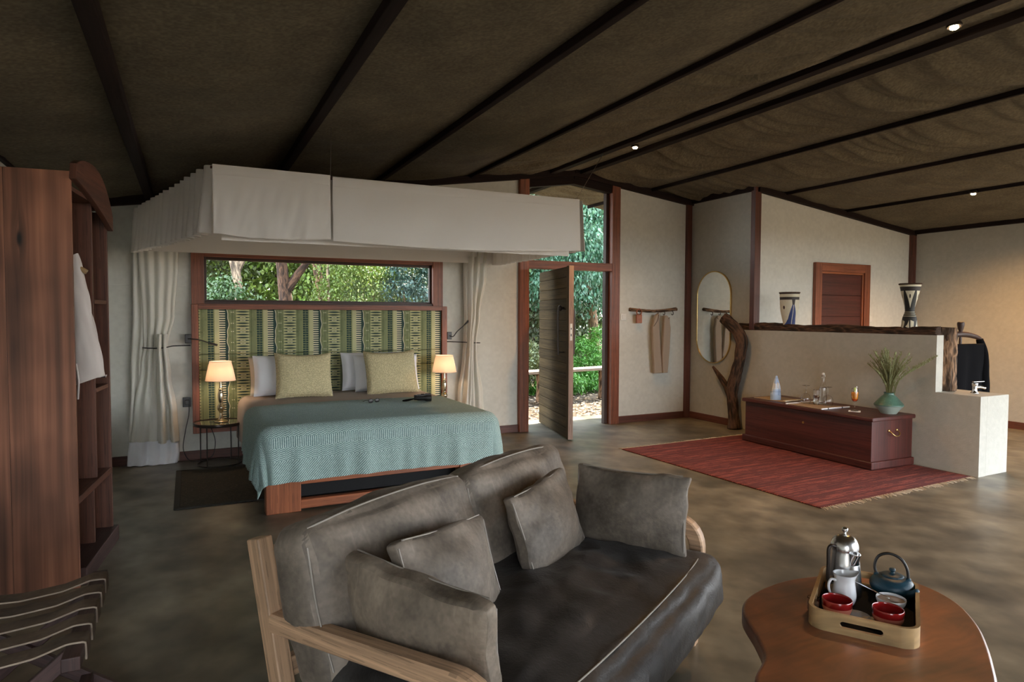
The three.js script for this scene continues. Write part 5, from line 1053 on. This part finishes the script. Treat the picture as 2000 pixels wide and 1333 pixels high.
{
  const t = onTray('milk_jug', 'small white porcelain milk jug in front of the coffee pot', 'jug', 2.115, -1.535, -0.35);
  const jug = (inner) => { const g = turned(inner ? [[0, 0.006], [0.03, 0.008], [0.037, 0.03], [0.034, 0.06], [0.031, 0.085], [0.036, 0.108]] : [[0, 0], [0.03, 0], [0.034, 0.004], [0.04, 0.028], [0.037, 0.06], [0.034, 0.085], [0.0385, 0.108]], 48, 50), p = g.attributes.position; for (let i = 0; i < p.count; i++) { const a = Math.atan2(p.getZ(i), p.getX(i)), y = p.getY(i), k = 1 + 0.4 * Math.max(0, Math.cos(a)) ** 8 * smooth(y, 0.07, 0.108); p.setX(i, p.getX(i) * k); p.setY(i, y + 0.006 * Math.max(0, Math.cos(a)) ** 8 * smooth(y, 0.08, 0.108)); } g.computeVertexNormals(); return g; };
  part(t, 'jug_body', merge([jug(false), jug(true)]), M.porcelain);
  part(t, 'handle', wire([[-0.033, 0.085, 0], [-0.05, 0.09, 0], [-0.06, 0.075, 0], [-0.058, 0.05, 0], [-0.045, 0.03, 0], [-0.037, 0.026, 0]], 0.0048, 40, 10), M.porcelain);
}
{
  const t = onTray('teapot', 'squat blue green teapot with a black hoop handle on the tray', 'teapot', 2.335, -1.5, -1.05);
  part(t, 'pot_body', turned([[0, 0], [0.045, 0], [0.06, 0.008], [0.074, 0.034], [0.072, 0.05], [0.055, 0.068], [0.036, 0.074]], 56, 60), M.teal);
  part(t, 'lid', turned([[0.038, 0.0742], [0.036, 0.078], [0.02, 0.083], [0.007, 0.085], [0.006, 0.089], [0.011, 0.095], [0.008, 0.102], [0, 0.103]], 40, 40), M.teal);
  part(t, 'hoop_handle', wire([[-0.052, 0.07, 0], [-0.058, 0.1, 0], [-0.046, 0.138, 0], [-0.012, 0.155, 0], [0.026, 0.142, 0], [0.046, 0.11, 0], [0.052, 0.07, 0]], 0.0052, 60, 10), M.black);
  part(t, 'handle_lug', [new THREE.SphereGeometry(0.009, 12, 10).translate(-0.052, 0.069, 0), new THREE.SphereGeometry(0.009, 12, 10).translate(0.052, 0.069, 0)], M.teal);
  part(t, 'spout', limb([V(0.05, 0.028, 0.04), V(0.07, 0.042, 0.056), V(0.082, 0.06, 0.066)], [0.017, 0.012, 0.008], { seg: 14, radial: 14 }), M.teal);
}
{
  const cup = (label, X, Z) => {
    const t = onTray('tea_bowl', label, 'cup', X, Z, 0.4);
    part(t, 'clay_base', turned([[0, 0], [0.026, 0], [0.038, 0.006], [0.046, 0.022], [0.0475, 0.034]], 48, 30), M.redClay);
    part(t, 'glazed_rim', turned([[0.0475, 0.0335], [0.0485, 0.044], [0.0485, 0.053], [0.047, 0.0565], [0.045, 0.053], [0.044, 0.035], [0.038, 0.014], [0.02, 0.006], [0, 0.005]], 48, 70), M.redGlaze);
    return t;
  };
  const a = cup('red glazed tea bowl beside the milk jug', 2.01, -1.485);
  copyOf(a, [2.1, TB, -1.36], 1.1, 'red glazed tea bowl in front of the sugar bowl');
  for (const [X, Z, l] of [[2.055, -1.445, 'dark round saucer half under the tea bowl by the milk jug'], [2.058, -1.385, 'dark round saucer half under the tea bowl by the sugar bowl']]) { const t = onTray('saucer', l, 'saucer', X, Z); part(t, 'saucer_dish', turned([[0, 0], [0.03, 0], [0.044, 0.003], [0.046, 0.0045], [0.03, 0.003], [0, 0.0025]], 40, 30), M.soot); t.position.y = TB - 0.0002; }
}
{
  const t = onTray('sugar_bowl', 'white bowl heaped with brown sugar holding a spoon', 'bowl', 2.215, -1.425, 0);
  part(t, 'bowl_wall', turned([[0, 0], [0.026, 0], [0.034, 0.008], [0.046, 0.03], [0.0475, 0.042], [0.046, 0.043], [0.043, 0.03], [0.03, 0.008], [0, 0.006]], 48, 60), M.porcelain);
  part(t, 'sugar', lathe([[0, 0.041], [0.02, 0.0395], [0.034, 0.036], [0.0435, 0.035]], 36), M.sugar);
  const s = thing('teaspoon', 'thin steel teaspoon resting in the sugar bowl', 'spoon', [2.215, TB, -1.425]);
  part(s, 'spoon_handle', limb([V(-0.012, 0.043, 0.003), V(-0.03, 0.055, -0.03), V(-0.035, 0.062, -0.075), V(-0.036, 0.066, -0.12)], [0.0022, 0.002, 0.0024, 0.0034], { seg: 20, radial: 8 }), M.chrome);
  part(s, 'spoon_bowl', new THREE.SphereGeometry(0.013, 18, 12).scale(1, 0.35, 1.4).translate(-0.007, 0.0415, 0.013), M.sugar);
}
{
  const t = onTray('shaker', 'small clear cut glass pot in the tray corner', 'glass pot', 1.965, -1.545, 0);
  part(t, 'glass_wall', shell([[0.02, 0.001], [0.021, 0.02], [0.02, 0.045]], 0.002), M.glass);
  part(t, 'contents', lathe([[0, 0.002], [0.017, 0.002], [0.0175, 0.03], [0, 0.031]], 24), M.sugar);
}
// spotlights on the ceiling
function spot(label, pos, aim, power) {
  const t = thing('ceiling_spotlight', label, 'spotlight', pos);
  part(t, 'housing', lathe([[0.0, 0.035], [0.03, 0.034], [0.045, 0.01], [0.045, -0.004], [0.038, -0.006], [0.034, 0.004], [0, 0.006]], 32), M.bronze);
  part(t, 'bulb', new THREE.SphereGeometry(0.026, 20, 14).scale(1, 0.55, 1).translate(0, -0.008, 0), M.spotGlow);
  const l = new THREE.SpotLight(0xffc27a, power, 0, 1.15, 0.8);
  l.position.set(0, -0.03, 0); l.target.position.set(...aim); l.castShadow = true; l.name = 'spot_light'; l.shadow.radius = 1.2;
  t.add(l, l.target);
}
spot('small lit spotlight between the twin ridge beams, nearer the doorway', [4.42, 3.35, -5.85], [0, -3, 0], 1.2);
spot('small lit spotlight between the twin ridge beams, nearer the camera', [4.4, 3.35, -2.52], [0, -3, 0], 1.2);
spot('small lit spotlight on the dark canvas over the bathroom', [8.28, 2.95, -4.47], [0.5, -3, 0], 2.2);
// ---------- outside: bench, leaf litter, trees and bushes behind the tent ----------
struct('ground', boxUV(new THREE.PlaneGeometry(60, 40).rotateX(-Math.PI / 2).translate(6, -0.06, -27.6), 'z'), M.litter);
struct('ground', boxUV(new THREE.PlaneGeometry(160, 110).rotateX(-Math.PI / 2).translate(6, -0.16, 46), 'z'), M.plain);
const leafGeo = (() => { // a pointed leaf folded along its rib
  const p = [0, 0, 0, 0.28, 0.06, 0.35, 0, -0.02, 0.45, -0.28, 0.06, 0.35, 0.2, 0.02, 0.75, -0.2, 0.02, 0.75, 0, -0.06, 1];
  const g = new THREE.BufferGeometry();
  g.setAttribute('position', new THREE.Float32BufferAttribute(p, 3));
  g.setIndex([0, 2, 1, 0, 3, 2, 1, 2, 4, 3, 5, 2, 4, 2, 6, 2, 5, 6]);
  g.setAttribute('uv', new THREE.Float32BufferAttribute(new Float32Array(14), 2));
  g.computeVertexNormals();
  return g;
})();
const leafMat = mat('green leaf', 0xffffff, 0.55, { transmission: 0.32, side: THREE.DoubleSide });
function foliage(parent, blobs, count, size, color, seed, { droop = 0.4, spread = 0.55, vary = 0.3, narrow = 1 } = {}) {
  const r = rng(seed), m = new THREE.InstancedMesh(leafGeo, leafMat, count), o = new THREE.Object3D(), c = new THREE.Color();
  const vol = blobs.map((b) => b[3] ** 2), tot = vol.reduce((a, b) => a + b, 0);
  const gauss = () => (r() + r() + r() - 1.5) * 0.9;
  let k = 0;
  blobs.forEach((b, bi) => {
    const n = bi === blobs.length - 1 ? count - k : Math.floor((count * vol[bi]) / tot), clumps = [];
    for (let i = 0; i < Math.max(6, n / 55); i++) { const d = V(gauss(), gauss(), gauss()).normalize().multiplyScalar(b[3] * (0.55 + 0.45 * r())); d.y *= b[4] ?? 0.9; clumps.push(d); }
    for (let i = 0; i < n; i++, k++) {
      const q = clumps[Math.floor(r() * clumps.length)], w = b[3] * 0.3 * spread * 2;
      o.position.set(b[0] + q.x + gauss() * w, b[1] + q.y + gauss() * w * 0.8, b[2] + q.z + gauss() * w);
      if (o.position.y < 0) o.position.y = 0.02 + r() * 0.3;
      o.rotation.set((r() - 0.3) * 1.4 + droop, r() * Math.PI * 2, (r() - 0.5) * 1.2, 'YXZ');
      const s = size * (0.65 + 0.7 * r());
      o.scale.set(s * narrow, s, s); o.updateMatrix(); m.setMatrixAt(k, o.matrix);
      const L = 1 - vary + 2 * vary * r();
      c.setRGB(color[0] * L * (0.85 + 0.3 * r()), color[1] * L, color[2] * L * (0.85 + 0.3 * r())); m.setColorAt(k, c);
    }
  });
  shadows(m); m.name = numbered('foliage'); m.userData.kind = 'stuff';
  parent.add(m);
}
function plant(name, label, cat, pos, { trunk, blobs, count, size, color, seed, opts, barkMat = M.bark, group }) {
  const t = thing(name, label, cat, pos, 0, group);
  (trunk ?? []).forEach(([pts, rads], i) => part(t, i ? 'branch' : 'trunk', limb(pts.map((p) => V(...p)), rads, { seg: 26, radial: 12, rough: 0.18, freq: 5, seed: seed + i }), barkMat));
  if (count) foliage(t, blobs, count, size, color, seed, opts);
  return t;
}
const G = { mid: [0.045, 0.105, 0.018], lime: [0.135, 0.205, 0.026], bluish: [0.05, 0.15, 0.075], dark: [0.025, 0.055, 0.014], fern: [0.085, 0.27, 0.02], pale: [0.17, 0.2, 0.075], olive: [0.055, 0.075, 0.02] };
// seen through the long window
plant('tree', 'slim tree with pale bark behind the left part of the long window', 'tree', [0.85, -0.06, -12.2], { trunk: [[[[0, 0, 0], [-0.02, 1.6, 0], [-0.12, 2.4, 0.05], [-0.4, 3.4, 0.1], [-0.6, 4.6, 0.1]], [0.11, 0.085, 0.07, 0.06, 0.04]], [[[-0.1, 2.3, 0], [0.3, 3.2, 0.2], [0.9, 4.3, 0.3]], [0.07, 0.05, 0.03]]], blobs: [[-0.5, 4.9, 0, 1.2], [0.8, 4.6, 0.3, 1]], count: 4200, size: 0.11, color: G.mid, seed: 101, barkMat: M.barkPale });
plant('tree', 'dark leaning tree trunk near the middle of the long window', 'tree', [1.75, -0.06, -13.2], { trunk: [[[[0, 0, 0], [0.0, 1.4, 0], [-0.1, 2.3, 0.0], [-0.16, 3.2, 0.1], [0.1, 4.8, 0.1]], [0.15, 0.125, 0.11, 0.1, 0.06]], [[[-0.05, 2.0, 0], [0.45, 2.7, 0.1], [1.2, 3.3, 0.2]], [0.09, 0.06, 0.03]]], blobs: [[0.2, 5, 0, 1.5], [1.3, 4.2, 0.3, 1]], count: 5200, size: 0.12, color: G.olive, seed: 102, barkMat: M.barkDark });
plant('tree', 'curved grey tree trunk right of the dark one in the long window', 'tree', [2.35, -0.06, -13.0], { trunk: [[[[0, 0, 0], [0.05, 1.5, 0], [-0.08, 2.3, 0.05], [-0.22, 3.0, 0.1], [-0.3, 4.6, 0.2]], [0.12, 0.09, 0.075, 0.07, 0.05]]], blobs: [[-0.2, 4.9, 0, 1.3]], count: 3200, size: 0.11, color: G.mid, seed: 103 });
plant('tree', 'thin straight pale stem in the middle of the long window', 'tree', [2.25, -0.06, -11.9], { trunk: [[[[0, 0, 0], [0.02, 1.6, 0], [0.0, 2.6, 0], [0.03, 4.4, 0]], [0.03, 0.028, 0.025, 0.02]]], blobs: [[0, 4.4, 0, 0.8]], count: 1400, size: 0.1, color: G.lime, seed: 104, barkMat: M.barkPale });
plant('shrub', 'mid green leafy shrub low in the left corner of the long window', 'shrub', [0.35, -0.06, -11.2], { trunk: [[[[0, 0, 0], [0.1, 0.8, 0], [0.2, 1.5, 0]], [0.05, 0.03, 0.015]]], blobs: [[0, 1.2, 0, 0.75], [0.15, 1.75, 0.1, 0.5], [-0.4, 1.6, -0.3, 0.6]], count: 9000, size: 0.055, color: G.mid, seed: 105 });
plant('shrub', 'sunlit yellow green shrub filling the right centre of the long window', 'shrub', [3.0, -0.06, -12.3], { trunk: [[[[0, 0, 0], [0, 1, 0], [0.2, 2, 0]], [0.06, 0.04, 0.02]]], blobs: [[0, 1.8, 0, 0.95], [-0.35, 2.4, 0.2, 0.65], [0.6, 2.3, -0.2, 0.75]], count: 20000, size: 0.05, color: G.lime, seed: 106 });
plant('shrub', 'blue green shrub toward the right end of the long window', 'shrub', [3.65, -0.06, -11.6], { trunk: [[[[0, 0, 0], [0, 1, 0], [-0.1, 2, 0]], [0.05, 0.03, 0.015]]], blobs: [[0, 1.9, 0, 0.5], [0.05, 2.5, 0, 0.5], [0.1, 1.2, 0, 0.5]], count: 7000, size: 0.06, color: [0.05, 0.115, 0.085], seed: 107 });
plant('shrub', 'dark small leaved shrub at the right end of the long window', 'shrub', [4.4, -0.06, -12.2], { trunk: [[[[0, 0, 0], [0, 1, 0], [0.1, 2, 0]], [0.06, 0.04, 0.02]]], blobs: [[0, 1.9, 0, 0.8], [0.1, 2.7, 0, 0.6], [-0.1, 1, 0, 0.8]], count: 9000, size: 0.05, color: G.olive, seed: 108 });
// seen through the doorway
plant('tree', 'broad leaved blue green tree hanging over the bench outside the doorway', 'tree', [7.9, -0.06, -12.4], { trunk: [[[[0.4, 0, 0], [0.35, 1.4, 0], [0.1, 2.6, 0], [-0.1, 4, 0]], [0.14, 0.11, 0.09, 0.05]], [[[0.3, 1.9, 0], [-0.4, 2.5, 0.5], [-1.0, 2.6, 0.9]], [0.06, 0.04, 0.02]]], blobs: [[0, 2.4, 0.3, 0.9], [-0.9, 2.3, 0.6, 0.75], [-0.4, 3.4, 0.2, 1.1], [0.7, 3.6, 0, 1.0], [-1.2, 3.3, 0.3, 0.8], [0.3, 4.8, 0, 1.1]], count: 26000, size: 0.075, color: G.bluish, seed: 111, opts: { droop: 0.9 } });
plant('shrub', 'bright green feathery bush behind the bench', 'shrub', [7.55, -0.06, -11.7], { trunk: [[[[0, 0, 0], [0, 0.4, 0], [0.1, 0.8, 0]], [0.04, 0.03, 0.015]]], blobs: [[0, 0.55, 0, 0.6], [0.5, 0.9, -0.1, 0.5], [-0.35, 0.4, 0.2, 0.5], [0.9, 0.45, 0, 0.5]], count: 12000, size: 0.07, color: G.fern, seed: 112, opts: { narrow: 0.45, droop: -0.2 } });
plant('shrub', 'pale small leaved bush just behind the bench by the door leaf', 'shrub', [6.1, -0.06, -11.2], { trunk: [[[[0, 0, 0], [0, 0.5, 0], [0.1, 0.9, 0]], [0.03, 0.02, 0.012]]], blobs: [[0, 0.6, 0, 0.5], [0.35, 0.5, 0.1, 0.4], [-0.4, 0.7, 0, 0.5]], count: 5000, size: 0.06, color: G.pale, seed: 113 });
plant('shrub', 'green leafy bush rising between the doorway post and the open door', 'shrub', [5.9, -0.06, -12.6], { trunk: [[[[0, 0, 0], [0, 1, 0], [0.1, 2, 0]], [0.05, 0.03, 0.015]]], blobs: [[0, 1.5, 0, 0.8], [0.2, 2.4, 0, 0.7], [-0.2, 3.2, 0, 0.7]], count: 6500, size: 0.1, color: G.mid, seed: 114 });
plant('shrub', 'low green undergrowth bush under the bench', 'shrub', [6.7, -0.06, -11.0], { trunk: [[[[0, 0, 0], [0, 0.15, 0], [0.02, 0.25, 0]], [0.02, 0.012, 0.006]]], blobs: [[0, 0.2, 0, 0.45, 0.5], [0.7, 0.2, -0.1, 0.4, 0.5], [-0.6, 0.15, 0, 0.35, 0.5]], count: 4200, size: 0.07, color: G.fern, seed: 115, opts: { narrow: 0.6 } });
// the wood behind
const woods = [[-1, -17.5, 6], [2.2, -18, 6.2], [5.4, -17.5, 6], [8.6, -16.5, 6.5], [12, -16, 6.5]];
const woodNames = ['dense tree of the wood behind the window end nearest the wardrobe', 'dense tree of the wood behind the middle of the long window', 'dense tree of the wood behind the window end nearest the doorway', 'dense tree of the wood behind the left post of the doorway', 'dense tree of the wood filling the view above the doorway'];
woods.forEach(([x, z, h], i) => plant('tree', woodNames[i], 'tree', [x, -0.06, z], { trunk: [[[[0, 0, 0], [0.1, 1.5, 0], [0, 3.4, 0.1], [0.1, h, 0]], [0.25, 0.2, 0.14, 0.06]]], blobs: [[0, 1.2, 0.4, 1.8, 0.8], [0.6, 3, 0, 1.9], [-1, 3.4, 0, 1.7], [0.2, 4.8, 0, 2], [-0.6, h, 0, 1.6]], count: 30000, size: 0.12, color: [G.olive, G.lime, G.mid, G.olive, G.mid][i], seed: 200 + i, opts: { vary: 0.45 } }));
[[1, -26], [7, -25.5], [13, -24], [19, -22]].forEach(([x, z], i) => plant('tree', ['tall dark tree at the back of the wood beyond the long window', 'tall dark tree at the back of the wood beyond the window end by the door', 'tall dark tree at the back of the wood straight beyond the doorway', 'tall dark tree at the back of the wood right of the doorway view'][i], 'tree', [x, -0.06, z], { trunk: [[[[0, 0, 0], [0.1, 2, 0], [0, 4.5, 0.1], [0.1, 8, 0]], [0.35, 0.28, 0.2, 0.08]]], blobs: [[0, 1.6, 0, 2.8], [1, 4, 0, 2.9], [-1.2, 4.4, 0, 2.8], [0, 7, 0, 3]], count: 9000, size: 0.4, color: i % 2 ? G.mid : G.olive, seed: 300 + i, opts: { vary: 0.45 } }));
{ // plank bench outside the door
  const t = thing('bench', 'weathered plank bench on log legs outside the doorway', 'bench', [6.15, -0.06, -10.1]);
  part(t, 'seat_plank', bar(V(-1.3, 0.555, 0.12), V(1.5, 0.585, -0.02), 0.34, 0.05, 0.01), M.benchWood);
  for (const [x, z] of [[-0.62, 0.1], [-0.46, -0.02], [0.72, 0.06], [1.3, -0.06]]) part(t, 'log_leg', limb([V(x, 0, z), V(x + 0.01, 0.3, z), V(x, 0.545, z)], [0.065, 0.06, 0.058], { seg: 12, radial: 14, rough: 0.12, seed: x }), M.bark);
}
{ // fallen leaves on the ground by the step
  const r = rng(77), m = new THREE.InstancedMesh(leafGeo, mat('dry leaf', 0xffffff, 0.9, { side: THREE.DoubleSide }), 3500), o = new THREE.Object3D(), c = new THREE.Color();
  for (let i = 0; i < 3500; i++) { o.position.set(3.6 + r() * 4.6, -0.05 + r() * 0.02, -8.25 - r() * 3.6); o.rotation.set((r() - 0.5) * 0.7, r() * 7, (r() - 0.5) * 0.7); o.scale.setScalar(0.03 + 0.05 * r()); o.updateMatrix(); m.setMatrixAt(i, o.matrix); const L = 0.4 + 0.9 * r(); c.setRGB(0.25 * L, 0.19 * L, 0.125 * L); m.setColorAt(i, c); }
  shadows(m); m.name = 'fallen_leaves'; scene.add(m);
  tag(m, 'dry fallen leaves littering the ground outside the doorway', 'leaves'); m.userData.kind = 'stuff';
}
renderer.render(scene, camera);
